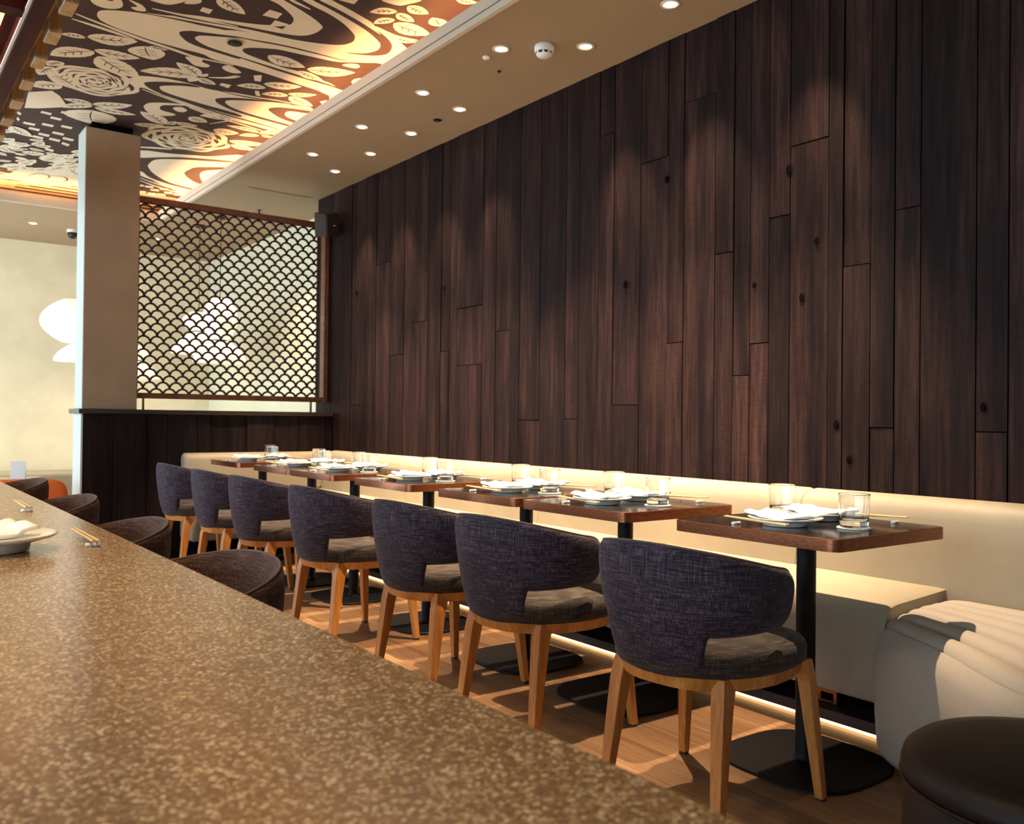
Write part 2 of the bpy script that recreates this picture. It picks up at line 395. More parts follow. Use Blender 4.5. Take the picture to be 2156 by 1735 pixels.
# ceilings
soff = struct(obj('ceiling_soffit', Geo().box(2.40, 3.64, -2.5, YF, ZS, ZS + 0.05).box(-1.0, 2.40, 9.06, YF, ZS, ZS + 0.05), M['soffit']), 'smooth taupe lower ceiling beside the mural')
lip = struct(obj('trim_1', Geo().box(2.375, 2.40, -2.5, 9.06, ZS - 0.004, ZS + 0.028).box(2.378, 2.412, -2.5, 9.06, ZS + 0.038, 3.060), M['lip']), 'pale lip edging the cove of the mural')
obj('shadow_groove', Geo().box(2.388, 2.402, -2.5, 9.05, ZS + 0.028, ZS + 0.038), M['frame'], lip)
lip2 = struct(obj('trim_2', Geo().box(-1.0, 2.40, 9.03, 9.06, ZS - 0.004, ZS + 0.055).box(-1.0, 2.41, 9.06, 9.072, ZS + 0.05, 3.06), M['lip']), 'pale lip at the far end of the mural')
cove_led = tag(obj('cove_light_strip', Geo().box(2.47, 2.49, -2.3, 9.0, ZS + 0.052, ZS + 0.062), M['cove']), 'warm light strip hidden in the cove beside the mural', 'light strip')
cove_far = tag(obj('cove_light_strip', Geo().box(-0.9, 2.36, 9.14, 9.16, ZS + 0.052, ZS + 0.062), M['cove']), 'warm light strip hidden in the cove at the far end of the mural', 'light strip')
acc = tag(obj('access_panel', Geo().box(2.62, 3.16, 7.23, 7.80, ZS - 0.0025, ZS - 0.0005), M['soffit']), 'flush access panel in the taupe ceiling above the screen', 'access panel')
obj('panel_gap', Geo().box(2.60, 3.18, 7.212, 7.222, ZS - 0.0022, ZS - 0.0003), M['frame'], acc)

# mural ceiling
mural = struct(obj('ceiling_mural', Geo().box(-4.6, 3.66, -2.62, 7.4, ZM, ZM + 0.05).box(-1.1, 3.66, 7.4, 11.12, ZM, ZM + 0.05), M['mural_dark']), 'painted mural ceiling of cream streams, roses and leaves on dark ground')
ITEMS = json.loads('''[["p","c",0,[[1932,4191],[2077,4241],[2213,4296],[2253,4328],[2322,4357],[2407,4391],[2587,4508],[2549,4800],[2368,4827],[2139,4864],[1955,4872],[1785,4900],[1577,4924],[1380,4956],[1366,4908],[1515,4735],[1442,4509],[1898,4155]]],["p","d",1,[[1882,4230],[2002,4267],[2167,4331],[2324,4403],[2277,4364],[2362,4411],[2433,4474],[2472,4551],[2478,4625],[2426,4690],[2311,4743],[2216,4779],[2152,4785],[1980,4820],[1770,4860],[1566,4890],[1371,4927],[1220,4953],[1361,4889],[1515,4735],[1442,4509],[1852,4191]]],["p","c",1,[[1854,4252],[1970,4291],[2135,4357],[2258,4418],[2359,4491],[2397,4540],[2408,4612],[2355,4702],[2192,4768],[1973,4805],[1756,4821],[1556,4861],[1363,4899],[1215,4934],[1355,4870],[1515,4735],[1442,4509],[1821,4215]]],["p","d",1,[[1814,4283],[1895,4316],[1997,4349],[2103,4405],[2195,4479],[2231,4527],[2246,4592],[2214,4663],[2121,4716],[1957,4766],[1743,4788],[1548,4837],[1356,4875],[1350,4852],[1515,4735],[1442,4509],[1781,4246]]],["s","c",4,[[1751,4311],[1796,4329],[1892,4357]]],["p","c",1,[[1739,4341],[1790,4365],[1869,4403],[1955,4450],[2023,4503],[2036,4541],[2029,4615],[1990,4683],[1895,4725],[1693,4766],[1537,4801],[1388,4845],[1382,4826],[1515,4735],[1442,4509],[1707,4303]]],["p","d",1,[[1683,4385],[1730,4401],[1792,4441],[1846,4489],[1871,4527],[1879,4568],[1872,4603],[1794,4669],[1678,4724],[1527,4771],[1342,4824],[1199,4869],[999,4980],[976,4871],[1652,4346]]],["s","c",4,[[1231,4857],[1367,4839],[1522,4816],[1664,4795]]],["p","c",0,[[1724,4491],[1795,4494],[1796,4571],[1718,4577]]],["p","c",0,[[1794,4593],[1871,4595],[1869,4671],[1796,4668]]],["p","d",0,[[1818,4671],[1869,4623],[1868,4675]]],["p","c",0,[[1437,4678],[1489,4676],[1490,4737],[1438,4732]]],["l","c",[0.5,1],[[1466,4512],[1642,4625]]],["p","c",1,[[1018,5110],[1017,5065],[1037,5033],[1096,4993],[1182,4954],[1274,4933],[1388,4914],[1468,4906],[1589,4895],[1678,4845],[1795,4809],[1961,4775],[2134,4746],[2327,4745],[2536,4798],[2564,5402],[2379,5400],[2210,5373],[2046,5342],[1896,5329],[1707,5322],[1628,5285],[1495,5282],[1364,5274],[1255,5252],[1148,5224],[1069,5188],[1035,5154]]],["p","d",1,[[1434,5079],[1435,5046],[1477,5004],[1533,4983],[1708,4919],[1714,4936],[1547,5028],[1524,5063],[1522,5086],[1551,5122],[1634,5163],[1803,5190],[1815,5223],[1694,5212],[1577,5194],[1504,5165],[1454,5113]]],["s","d",3.2,[[1702,4926],[1790,4912],[1957,4877],[2139,4864],[2348,4857]]],["s","d",4.5,[[1795,5192],[1950,5217],[2105,5241],[2264,5258],[2429,5276],[2543,5302]]],["s","d",3,[[1712,5337],[1854,5344],[1955,5359],[2058,5372],[2187,5380]]],["p","d",1,[[1792,5080],[1795,5050],[1835,5009],[1940,4951],[2028,4937],[2165,4921],[2303,4899],[2417,4824],[2544,4791],[2551,5273],[2412,5240],[2297,5216],[2180,5182],[2082,5183],[1977,5162],[1872,5136],[1818,5115]]],["p","c",1,[[2345,4925],[2369,4881],[2410,4860],[2439,4877],[2438,4916],[2389,4931]]],["p","c",1,[[2511,5137],[2506,5084],[2528,5043],[2535,5110],[2531,5155]]],["l","c",[0.55,1],[[1938,5063],[2186,5102]]],["l","c",[0.5,1],[[2203,5119],[2462,4985]]],["l","c",[0.45,1],[[2174,5172],[2360,5231]]],["s","c",5,[[925,5170],[1069,5222],[1285,5290],[1463,5323],[1604,5353],[1829,5337]]],["s","c",5,[[921,5249],[1040,5269],[1164,5295],[1260,5323]]],["l","c",[0.5,1],[[2260,4098],[2150,4196]]],["l","c",[0.6,1],[[2270,4115],[2392,4152]]],["l","c",[0.5,1],[[2294,4188],[2230,4305]]],["l","c",[0.7,1],[[2273,4012],[2405,4023]]],["l","c",[0.6,1],[[2313,4233],[2548,4238]]],["l","c",[0.9,1],[[2528,4113],[2442,4046]]],["l","c",[0.5,1],[[2403,4394],[2534,4366]]],["l","c",[0.5,1],[[2434,3802],[2535,3760]]],["p","c",1,[[2137,4032],[2222,4039],[2259,4004],[2293,3911]]],["s","c",5,[[2253,4328],[2396,4371],[2526,4342]]],["p","c",0,[[1959,4170],[2041,4107],[2045,4164]]],["p","c",1,[[953,4951],[983,4992],[1031,5005],[1078,4982],[1102,4938],[1098,4897],[1079,4854],[1058,4828],[949,4912]]],["p","d",1,[[1019,4900],[1044,4896],[1052,4864],[1030,4865]]],["p","c",1,[[1141,4908],[1164,4879],[1111,4829],[1174,4844],[1211,4892],[1205,4920],[1169,4931]]],["p","c",1,[[1195,4763],[1250,4769],[1298,4750],[1348,4666],[1360,4604],[1185,4739]]],["p","c",1,[[1348,4693],[1395,4667],[1413,4626],[1397,4586],[1362,4623]]],["l","c",[0.55,1],[[1036,5446],[1279,5334]]],["l","c",[0.5,1],[[1031,5463],[907,5496]]],["l","c",[0.5,1],[[1111,5640],[916,5862]]],["l","c",[0.5,1],[[1106,5616],[1352,5578]]],["l","c",[0.6,1],[[1144,5698],[1423,5902]]],["l","c",[1.0,1],[[1327,5375],[1420,5553]]],["l","c",[0.4,1],[[1345,5362],[1448,5349]]],["l","c",[0.45,1],[[1712,5644],[1398,5780]]],["l","c",[0.5,1],[[1715,5641],[1540,5503]]],["l","c",[0.5,0],[[1719,5638],[1749,5567]]],["l","c",[0.6,1],[[1720,5669],[1846,5717]]],["l","c",[0.6,0],[[1720,5669],[1693,5771]]],["p","c",1,[[1559,5381],[1647,5347],[1658,5397],[1714,5427],[1705,5471],[1643,5482],[1599,5442]]],["p","c",1,[[1781,5404],[1810,5351],[1904,5415],[1870,5456],[1820,5449]]],["s","c",5,[[1771,5621],[1858,5561],[1909,5489],[1906,5491],[1968,5395]]],["p","c",0,[[1981,5416],[2021,5378],[2055,5487],[2019,5499]]],["p","c",0,[[2082,5668],[2104,5650],[2148,5739],[2119,5744]]],["p","c",0,[[1863,5663],[1927,5662],[1929,5728],[1866,5710]]],["l","c",[0.5,1],[[2120,5570],[1956,5648]]],["l","c",[0.5,1],[[2083,5514],[2294,5407]]],["l","c",[0.5,1],[[2288,5611],[2136,5695]]],["l","c",[0.4,1],[[2277,5584],[2431,5481]]],["l","c",[0.5,1],[[2302,5618],[2501,5701]]],["p","c",0,[[2501,5588],[2522,5535],[2548,5569],[2532,5620]]],["p","c",0,[[2507,5456],[2520,5402],[2549,5451],[2529,5493]]],["p","c",1,[[1375,5988],[1393,5910],[1427,5859],[1552,5809],[1711,5799],[1845,5820],[2010,5777],[2156,5760],[2306,5733],[2534,5761],[2556,6180],[2541,6352],[2250,6319],[2033,6268],[1824,6210],[1620,6128],[1487,6065],[1467,6117],[1407,6045]]],["p","d",1,[[1478,5990],[1485,5943],[1549,5884],[1652,5828],[1723,5806],[1779,5829],[1667,5878],[1581,5951],[1575,5998],[1618,6050],[1727,6088],[1891,6125],[2150,6173],[2168,6224],[1911,6189],[1690,6132],[1550,6069]]],["s","d",3,[[1611,6107],[1811,6164],[2020,6230],[2230,6264],[2451,6303],[2545,6327]]],["s","d",2.6,[[1864,5805],[2019,5814],[2166,5788],[2314,5754],[2544,5783]]],["p","d",1,[[1935,5999],[1936,5954],[2000,5888],[2132,5818],[2299,5752],[2516,5717],[2308,5776],[2144,5852],[2016,5935],[1999,5993],[2059,6059],[2174,6109],[2352,6138],[2550,6172],[2546,6206],[2335,6182],[2116,6130],[1984,6061]]],["p","d",1,[[2285,5950],[2292,5898],[2367,5839],[2557,5794],[2530,5856],[2421,5889],[2405,5949],[2446,6014],[2566,6069],[2555,6109],[2430,6076],[2334,6006]]],["s","c",3.5,[[1489,6094],[1761,6203],[2042,6297],[2325,6337],[2533,6385]]],["s","c",3,[[1838,6256],[2055,6336],[2271,6380],[2542,6461]]],["p","c",1,[[1588,6442],[1589,6350],[1634,6292],[1739,6232],[1827,6219],[1749,6269],[1684,6320],[1679,6382],[1707,6430],[1780,6444],[1809,6469],[1776,6520],[1711,6559],[1651,6545]]],["p","c",1,[[1752,6324],[1795,6279],[1845,6321],[1831,6379],[1786,6379]]],["l","c",[0.5,1],[[1800,6727],[1592,6544]]],["l","c",[0.5,1],[[1806,6722],[1852,6609]]],["l","c",[0.4,1],[[1624,6866],[1806,6748]]],["l","c",[0.5,1],[[1853,6634],[2011,6612]]],["l","c",[0.8,1],[[1896,6449],[2038,6487]]],["s","c",3,[[1949,6370],[2065,6365],[2166,6310],[2059,6509]]],["p","c",1,[[1949,6370],[2006,6265],[2083,6301],[2029,6356]]],["l","c",[0.8,1],[[2124,6628],[2306,6593]]],["l","c",[0.5,1],[[2443,6540],[2321,6636]]],["l","c",[0.35,1],[[2427,6497],[2538,6273]]],["l","c",[0.5,1],[[2454,6531],[2553,6508]]],["l","c",[0.3,1],[[2419,6476],[2165,6464]]],["l","c",[0.45,1],[[2307,6819],[2572,6725]]],["l","c",[0.5,1],[[2350,6902],[2562,6916]]],["r","c",0,[[2039,6974],[2338,6911],[1936,6672]]],["r","c",1,[[1217,6145],[1466,6152],[1144,5888]]],["l","c",[0.5,1],[[1295,6603],[1112,6609]]],["l","c",[0.45,1],[[1295,6603],[1516,6441]]],["l","c",[0.4,1],[[1318,6657],[1589,6639]]],["l","c",[0.4,1],[[1299,6624],[1139,6798]]],["l","c",[1.0,1],[[1320,6728],[1398,7051]]],["l","c",[0.7,1],[[1128,6312],[948,6152]]],["l","c",[0.7,1],[[1061,6344],[911,6483]]],["l","c",[0.6,1],[[999,5924],[924,6038]]],["l","c",[0.5,1],[[967,6042],[913,6238]]],["p","c",0,[[935,6971],[908,6614],[1029,6486],[1087,6561],[1167,6752],[1129,6806],[1016,6919]]],["s","c",5,[[1780,7431],[1915,7355],[2024,7314]]],["p","c",1,[[1810,7553],[2045,7439],[2306,7327],[2568,7201],[2609,8720],[2360,8569],[2144,8374],[1958,8160]]],["p","d",1,[[1865,7779],[1927,7679],[2134,7497],[2396,7371],[2571,7340],[2418,7438],[2152,7559],[2002,7686],[1987,7869],[2017,7986],[2113,8166],[2303,8366],[2585,8473],[2591,8521],[2306,8437],[2110,8303],[2010,8155],[1943,8099]]],["p","d",1,[[2310,7971],[2307,7826],[2345,7695],[2572,7524],[2554,7610],[2431,7770],[2428,7914],[2509,8120],[2593,8255],[2555,8266],[2420,8152]]],["s","c",2.6,[[1981,8254],[2140,8357],[2331,8467],[2581,8630]]],["s","c",2.6,[[2002,8343],[2165,8457],[2358,8562],[2605,8709]]],["s","c",2.6,[[2025,8434],[2192,8558],[2385,8661],[2630,8790]]],["p","c",0,[[2063,8625],[2130,8603],[2155,8667],[2087,8688]]],["p","c",0,[[2143,8622],[2211,8601],[2236,8665],[2168,8686]]],["p","c",0,[[2137,8861],[2206,8840],[2232,8908],[2162,8929]]],["p","c",0,[[2215,8712],[2284,8690],[2310,8756],[2240,8777]]],["p","c",0,[[2274,8621],[2343,8600],[2369,8665],[2300,8686]]],["p","c",0,[[2347,8735],[2417,8714],[2444,8781],[2373,8802]]],["p","c",0,[[2231,8872],[2302,8851],[2328,8920],[2257,8941]]],["p","c",0,[[2311,8853],[2381,8831],[2409,8900],[2337,8921]]],["p","c",0,[[2436,8751],[2507,8730],[2536,8797],[2464,8819]]],["p","c",0,[[2471,8635],[2542,8613],[2570,8679],[2499,8701]]],["p","c",0,[[1040,6963],[1107,6970],[1107,7025],[1039,7014]]],["p","c",0,[[1152,6875],[1227,6875],[1228,6929],[1152,6925]]],["p","c",0,[[1115,7047],[1184,7055],[1185,7111],[1114,7100]]],["p","c",0,[[910,7074],[936,7114],[935,7169],[908,7126]]],["p","c",0,[[977,7298],[1053,7302],[1053,7361],[976,7353]]],["p","c",0,[[1091,7242],[1165,7249],[1165,7308],[1090,7298]]],["p","c",0,[[1211,7206],[1283,7215],[1284,7273],[1211,7261]]],["p","c",0,[[949,7488],[1020,7499],[1020,7561],[948,7546]]],["p","c",0,[[1029,7407],[1100,7418],[1100,7478],[1028,7464]]],["p","c",0,[[1109,7509],[1182,7521],[1183,7584],[1108,7568]]],["p","c",0,[[1186,7410],[1264,7418],[1265,7480],[1186,7468]]],["p","c",0,[[1081,7607],[1155,7619],[1155,7684],[1080,7667]]],["p","c",0,[[1195,7593],[1270,7606],[1271,7671],[1195,7654]]],["p","c",0,[[1274,7511],[1350,7523],[1352,7587],[1275,7571]]],["p","c",0,[[1292,7654],[1347,7685],[1349,7752],[1293,7716]]],["p","c",0,[[1214,7900],[1278,7928],[1279,7998],[1215,7965]]],["p","c",0,[[925,7210],[946,7257],[944,7315],[924,7264]]],["l","c",[0.5704773043455225,1],[[998,7941],[1080,7862]]],["l","c",[0.5165784527070953,1],[[1534,8613],[1690,8555]]],["l","c",[0.691995704010697,1],[[965,7971],[1104,7930]]],["l","c",[0.7063945073974042,1],[[1135,8634],[1228,8780]]],["l","c",[0.4768038621796171,1],[[1317,8563],[1433,8433]]],["l","c",[0.5400737218719974,1],[[1563,8707],[1699,8618]]],["l","c",[0.5741838129395196,1],[[1468,8277],[1582,8329]]],["l","c",[0.5415334789298217,1],[[1259,8219],[1332,8088]]],["l","c",[0.5528529796266468,1],[[982,8755],[1105,8656]]],["l","c",[0.532891450487905,1],[[1110,7993],[1227,8021]]],["l","c",[0.4802938316153579,1],[[1187,8797],[1339,8635]]],["l","c",[0.6346296225386091,1],[[925,8179],[1050,8206]]],["l","c",[0.6591875644384555,1],[[1038,8241],[1124,8215]]],["l","c",[0.7379602774838854,1],[[1566,8869],[1718,8890]]],["l","c",[0.7329925102058944,1],[[910,8280],[998,8346]]],["l","c",[0.5074245614426218,1],[[1362,8783],[1471,8682]]],["l","c",[0.4528189399018694,1],[[1115,7895],[1175,7739]]],["l","c",[0.5588172800776033,1],[[907,8108],[1012,8190]]],["l","c",[0.4678018571336773,1],[[1026,7910],[1115,7918]]],["l","c",[0.49489216046001944,1],[[912,8102],[1041,8009]]],["l","c",[0.6087724759271161,1],[[956,8555],[1050,8496]]],["l","c",[0.5933285889069126,1],[[1351,8111],[1375,8352]]],["l","c",[0.7167901249852111,1],[[1055,8349],[1152,8360]]],["l","c",[0.526318098425986,1],[[1405,8208],[1494,8167]]],["l","c",[0.46538211753448583,1],[[1019,8074],[1111,8029]]],["l","c",[0.5708886197866988,1],[[1477,8259],[1602,8390]]],["l","c",[0.4778725849764963,1],[[1484,8400],[1614,8357]]],["l","c",[0.7273732114556184,1],[[1128,9071],[1239,8818]]],["l","c",[0.6084071678263798,1],[[1157,8667],[1310,8619]]],["l","c",[0.7268399888102304,1],[[1349,8562],[1429,8408]]],["l","c",[0.48828983627294065,1],[[1614,8844],[1779,8721]]],["l","c",[0.5001796842094944,1],[[1527,8388],[1617,8313]]],["l","c",[0.4509819080185784,1],[[1310,8398],[1413,8329]]],["l","c",[0.6151825190784055,1],[[1465,8637],[1525,8374]]],["l","c",[0.6079225937418096,1],[[1277,8050],[1384,8087]]],["l","c",[0.5966493678707024,1],[[877,7942],[979,7791]]],["l","c",[0.6068958876394533,1],[[1451,8349],[1601,8320]]],["l","c",[0.4755423030850321,1],[[999,9109],[1155,9099]]],["l","c",[0.5959956001985252,1],[[1217,8174],[1319,8124]]],["l","c",[0.603742394595412,1],[[1021,8715],[1160,8533]]],["l","c",[0.5087558015516481,1],[[1259,8937],[1423,8841]]],["l","c",[0.6895046611688088,1],[[1175,8966],[1296,8855]]],["l","c",[0.551575472783918,1],[[1102,9093],[1234,9036]]],["l","c",[0.45166863720440337,1],[[1336,8960],[1488,8923]]],["l","c",[0.47270529833595737,1],[[1120,8511],[1204,8328]]],["l","c",[0.6800009791115225,1],[[1143,9011],[1264,8948]]],["l","c",[0.7238371586259118,1],[[1526,8320],[1628,8206]]],["l","c",[0.7102578263878697,1],[[1292,9009],[1383,8847]]],["l","c",[0.5586538664681374,1],[[1408,8392],[1546,8250]]],["l","c",[0.503300612312629,1],[[923,8058],[1062,7987]]],["l","c",[0.47804016413627853,1],[[1414,8004],[1527,7858]]],["l","c",[0.6462757774559265,1],[[1259,9081],[1361,8982]]],["l","c",[0.6989321844772433,1],[[1082,8160],[1236,8083]]],["l","c",[0.4975397233271632,1],[[1467,8679],[1635,8577]]],["l","c",[0.740542019128154,1],[[1264,8315],[1332,8089]]],["l","c",[0.673560503621784,1],[[1028,8761],[1146,8581]]],["l","c",[0.6297102374675132,1],[[1363,8805],[1474,8667]]],["l","c",[0.5191105814553941,1],[[1495,8475],[1576,8581]]],["l","c",[0.5701980113301715,1],[[1145,8626],[1224,8738]]],["l","c",[0.612059340160791,1],[[1076,7755],[1167,7693]]],["l","c",[0.496815762321591,1],[[1354,8438],[1442,8237]]],["l","c",[0.7259892389492781,1],[[1061,9311],[1194,9461]]],["l","c",[0.7284732911218221,1],[[1236,8055],[1335,8036]]],["l","c",[0.5215048381740127,1],[[1513,8590],[1617,8557]]],["l","c",[0.6141405762278337,1],[[1198,9152],[1343,9166]]],["l","c",[0.48653137893370185,1],[[913,7909],[997,7952]]],["l","c",[0.6693979207035834,1],[[1061,9347],[1205,9196]]],["l","c",[0.6658300349443578,1],[[1417,8984],[1541,9140]]],["l","c",[0.4962604147532341,1],[[1296,8618],[1422,8519]]],["l","c",[0.5004104088919192,1],[[1409,8182],[1477,8063]]],["l","c",[0.5769258789281283,1],[[1194,8680],[1313,8655]]],["l","c",[0.738028326160008,1],[[1017,9165],[1103,9063]]],["l","c",[0.6160575919045799,1],[[962,8045],[1053,8057]]],["l","c",[0.6976470629549962,1],[[1252,8695],[1324,8543]]],["l","c",[0.7042522456629001,1],[[1554,8433],[1644,8536]]],["l","c",[0.6357740809837278,1],[[1428,8333],[1504,8212]]],["l","c",[0.46116774563648466,1],[[1403,7911],[1498,7744]]],["l","c",[0.7186935904863825,1],[[1461,8431],[1529,8263]]],["l","c",[0.7149793470730453,1],[[1253,8081],[1397,8099]]],["l","c",[0.6081276554081136,1],[[1354,8580],[1432,8368]]],["l","c",[0.6136931415509248,1],[[1456,7941],[1567,7980]]],["l","c",[0.7225386190514826,1],[[974,7915],[1106,7900]]],["l","c",[0.6370086199214029,1],[[1578,8625],[1737,8519]]],["l","c",[0.7170487152153819,1],[[1135,7891],[1241,7822]]],["l","c",[0.46021255591407056,1],[[1437,8718],[1573,8602]]],["l","c",[0.7088207122138035,1],[[1274,9142],[1426,9160]]],["l","c",[0.5024607655734767,1],[[1142,8736],[1266,8692]]],["l","c",[0.5327835254326877,1],[[1013,9187],[1133,8933]]],["l","c",[0.6360348639119386,1],[[1341,8116],[1421,7969]]],["l","c",[0.5290712437232624,1],[[1082,8487],[1148,8363]]],["l","c",[0.7459046373864519,1],[[1183,9102],[1276,9128]]],["l","c",[0.7299189006990205,1],[[959,7956],[1044,7978]]],["l","c",[0.5866876860784199,1],[[1409,8876],[1522,8760]]],["l","c",[0.7414183623703559,1],[[1141,9005],[1242,8942]]],["l","c",[0.7040369219934036,1],[[1116,8551],[1190,8429]]],["l","c",[0.6799999702004352,1],[[1077,8835],[1132,8690]]],["l","c",[0.7448770026192988,1],[[986,8098],[1087,8094]]],["l","c",[0.501562414516719,1],[[1249,8123],[1408,8043]]],["l","c",[0.4672461249080409,1],[[1148,9208],[1301,9300]]],["p","c",1,[[1094,8935],[1163,8728],[1322,8650],[1496,8511],[1657,8965],[1458,9183],[1247,9156],[1143,9131]]],["s","d",1.5,[[1211,8970],[1292,8776],[1386,8804],[1376,8998]]],["s","d",1.5,[[1395,8796],[1488,8748],[1539,8867],[1479,8997]]],["p","c",0,[[-990,8930],[2550,8930],[2550,8970],[-990,8970]]],["p","c",0,[[-990,9010],[2550,9010],[2550,9060],[-990,9060]]],["p","c",0,[[-990,9100],[2550,9100],[2550,9160],[-990,9160]]],["p","c",0,[[-990,9210],[2550,9210],[2550,9280],[-990,9280]]],["p","c",0,[[-990,9330],[2550,9330],[2550,9400],[-990,9400]]],["p","c",0,[[-990,9450],[2550,9450],[2550,9530],[-990,9530]]],["p","c",0,[[-990,9580],[2550,9580],[2550,9700],[-990,9700]]]]''')
layer = [0]
class Print:
    def __init__(s): s.c = Geo(); s.d = Geo()
    def poly(s, col, pts, dz=None):
        if dz is None: layer[0] += 1; dz = layer[0]
        z = ZM - 0.0004 - 0.000012 * dz
        vs = [Vector((p[0], p[1], 0)) for p in pts]
        tris = tessellate_polygon([vs])
        g = s.c if col == 'c' else s.d
        g.add([(p[0], p[1], z) for p in pts], tris)
def stroke_poly(pts, w0):
    pts = [Vector(p) for p in catmull(pts, 5, False)]
    L = []; Rr = []; n = len(pts)
    for k, p in enumerate(pts):
        t = (pts[min(k + 1, n - 1)] - pts[max(k - 1, 0)]).normalized(); q = Vector((-t.y, t.x))
        f = w0 * (0.35 + 0.65 * min(1.0, 3.0 * min(k, n - 1 - k) / n))
        L.append(p + q * f * 0.5); Rr.append(p - q * f * 0.5)
    return [(p.x, p.y) for p in L + Rr[::-1]]
def draw_leaf(pr, a, b_, ratio, veins, r):
    a = Vector(a); b_ = Vector(b_); d = b_ - a; ln = d.length; t = d / ln; q = Vector((-t.y, t.x))
    hw = ln * ratio * 0.5; up = []; dn = []; n = 14
    for k in range(n + 1):
        u = k / n; w_ = hw * math.sin(PI * u ** 0.82) ** 0.8 * (1 + 0.05 * (k % 2))
        bend = 0.06 * ln * math.sin(PI * u)
        c_ = a + t * (ln * u) + q * bend
        up.append(c_ + q * w_); dn.append(c_ - q * w_)
    pr.poly('c', [(p.x, p.y) for p in up + dn[::-1][1:-1]])
    if veins and ln > 0.10:
        mid = [tuple(a + t * (ln * u) + q * (0.06 * ln * math.sin(PI * u))) for u in (0.05, 0.3, 0.55, 0.8)]
        pr.poly('d', stroke_poly(mid, 0.012 * (0.5 + ln))); lz = layer[0]
        for u in (0.25, 0.42, 0.6):
            for sg in (1, -1):
                p0 = a + t * (ln * u) + q * (0.06 * ln * math.sin(PI * u)); p1 = p0 + t * ln * 0.12 + q * sg * hw * 0.55
                pr.poly('d', stroke_poly([tuple(p0), tuple((p0 + p1) / 2), tuple(p1)], 0.008 * (0.5 + ln)), lz)
def draw_rose(pr, c, rx, ry, seed):
    r = random.Random(seed); c = Vector(c)
    def ring(s, ph, k, amp): return [(c.x + rx * s * (1 + amp * math.sin(k * a + ph)) * math.cos(a), c.y + ry * s * (1 + amp * math.sin(k * a + ph)) * math.sin(a)) for a in [2 * PI * i / 48 for i in range(48)]]
    s = 1.0
    while s > 0.10:
        ph = r.uniform(0, 6.28); k = r.choice((5, 6, 7)); amp = 0.06
        pr.poly('c', ring(s, ph, k, amp))
        # petal folds
        for j in range(3):
            a0 = r.uniform(0, 6.28); pts = [(c.x + rx * (s - 0.11 * i / 3) * math.cos(a0 + 0.16 * i), c.y + ry * (s - 0.11 * i / 3) * math.sin(a0 + 0.16 * i)) for i in range(4)]
            pr.poly('d', stroke_poly(pts, 0.010))
        s -= 0.13
        if s > 0.10: pr.poly('d', ring(s, ph + 0.5, k, amp)); s -= 0.035
pr = Print()
mr = random.Random(5)

for it in ITEMS:
    kind, col_, arg, pts = it
    P_ = [(p[0] / 1000.0, p[1] / 1000.0) for p in pts]
    if kind == 'p': pr.poly(col_, catmull(P_, 5) if arg else P_)
    elif kind == 's':
        mx = P_[len(P_) // 2]; dep = 0.595 * mx[0] + 0.804 * mx[1]
        pr.poly(col_, stroke_poly(P_, arg * dep / 1880.6 * 2.4))
    elif kind == 'l': draw_leaf(pr, P_[0], P_[1], arg[0], arg[1], mr)
    elif kind == 'r':
        rr = (Vector(P_[1]) - Vector(P_[0])).length
        draw_rose(pr, P_[0], rr * 1.02, rr * 1.02, 3 + arg)
# the mural runs on beyond the frame in the same manner
for k in range(150):
    x0 = mr.uniform(-4.0, 2.3); y0 = mr.uniform(-2.2, 8.4)
    if y0 > 7.0 and x0 < -0.6: continue
    if x0 > 0.16 * y0 - 0.15 and (y0 > 3.2): continue
    an = mr.uniform(0, 6.28); ln = mr.uniform(0.18, 0.34)
    draw_leaf(pr, (x0, y0), (x0 + ln * math.cos(an), y0 + ln * math.sin(an)), mr.uniform(0.35, 0.6), 1, mr)
obj('mural_cream_paint', pr.c, M['mural_cream'], mural); obj('mural_dark_paint', pr.d, M['mural_dark'], mural)

# ------------------------------------------------------------------ scale-pattern screen
YS = 7.03
sx0, sx1, sz0, sz1 = 1.70, 3.145, 1.197, 2.712
scr = tag(empty('lattice_screen', ((sx0 + sx1) / 2, YS, 1.112)), 'dark red-brown timber screen of overlapping fish-scale arcs above the partition', 'screen')
ox, oy, oz = scr.location
def sc(geo): geo.v = [(a - ox, b_ - oy, c_ - oz) for a, b_, c_ in geo.v]; return geo
obj('top_rail', sc(Geo().box(sx0, XW - 0.014, YS - 0.02, YS + 0.02, sz1 - 0.045, sz1)), M['frame'], scr, bevel=0.002)
obj('bottom_rail', sc(Geo().box(sx0, XW - 0.014, YS - 0.02, YS + 0.02, sz0, sz0 + 0.042)), M['frame'], scr, bevel=0.002)
obj('side_post', sc(Geo().box(sx0, sx0 + 0.012, YS - 0.02, YS + 0.02, sz0 + 0.042, sz1 - 0.045)), M['frame'], scr)
obj('side_post', sc(Geo().box(sx1, sx1 + 0.012, YS - 0.012, YS + 0.02, sz0 + 0.042, sz1 - 0.045)), M['lattice'], scr)
obj('wall_post', sc(Geo().box(sx1 + 0.055, XW - 0.014, YS - 0.03, YS + 0.05, sz0, sz1 - 0.045)), M['frame'], scr, bevel=0.002)
for xx in (1.76, 3.10): obj('foot', sc(Geo().box(xx - 0.006, xx + 0.006, YS - 0.01, YS + 0.01, 1.1125, sz0)), M['frame'], scr)
p, q = 0.0967, 0.0494
def arc_pts(cx_, cz_, n=12):
    out = []
    for i in range(n + 1):
        a = PI * i / n; x_ = cx_ - (p / 2) * math.cos(a); z_ = cz_ + q * math.sin(a)
        out.append((x_, z_))
    return out
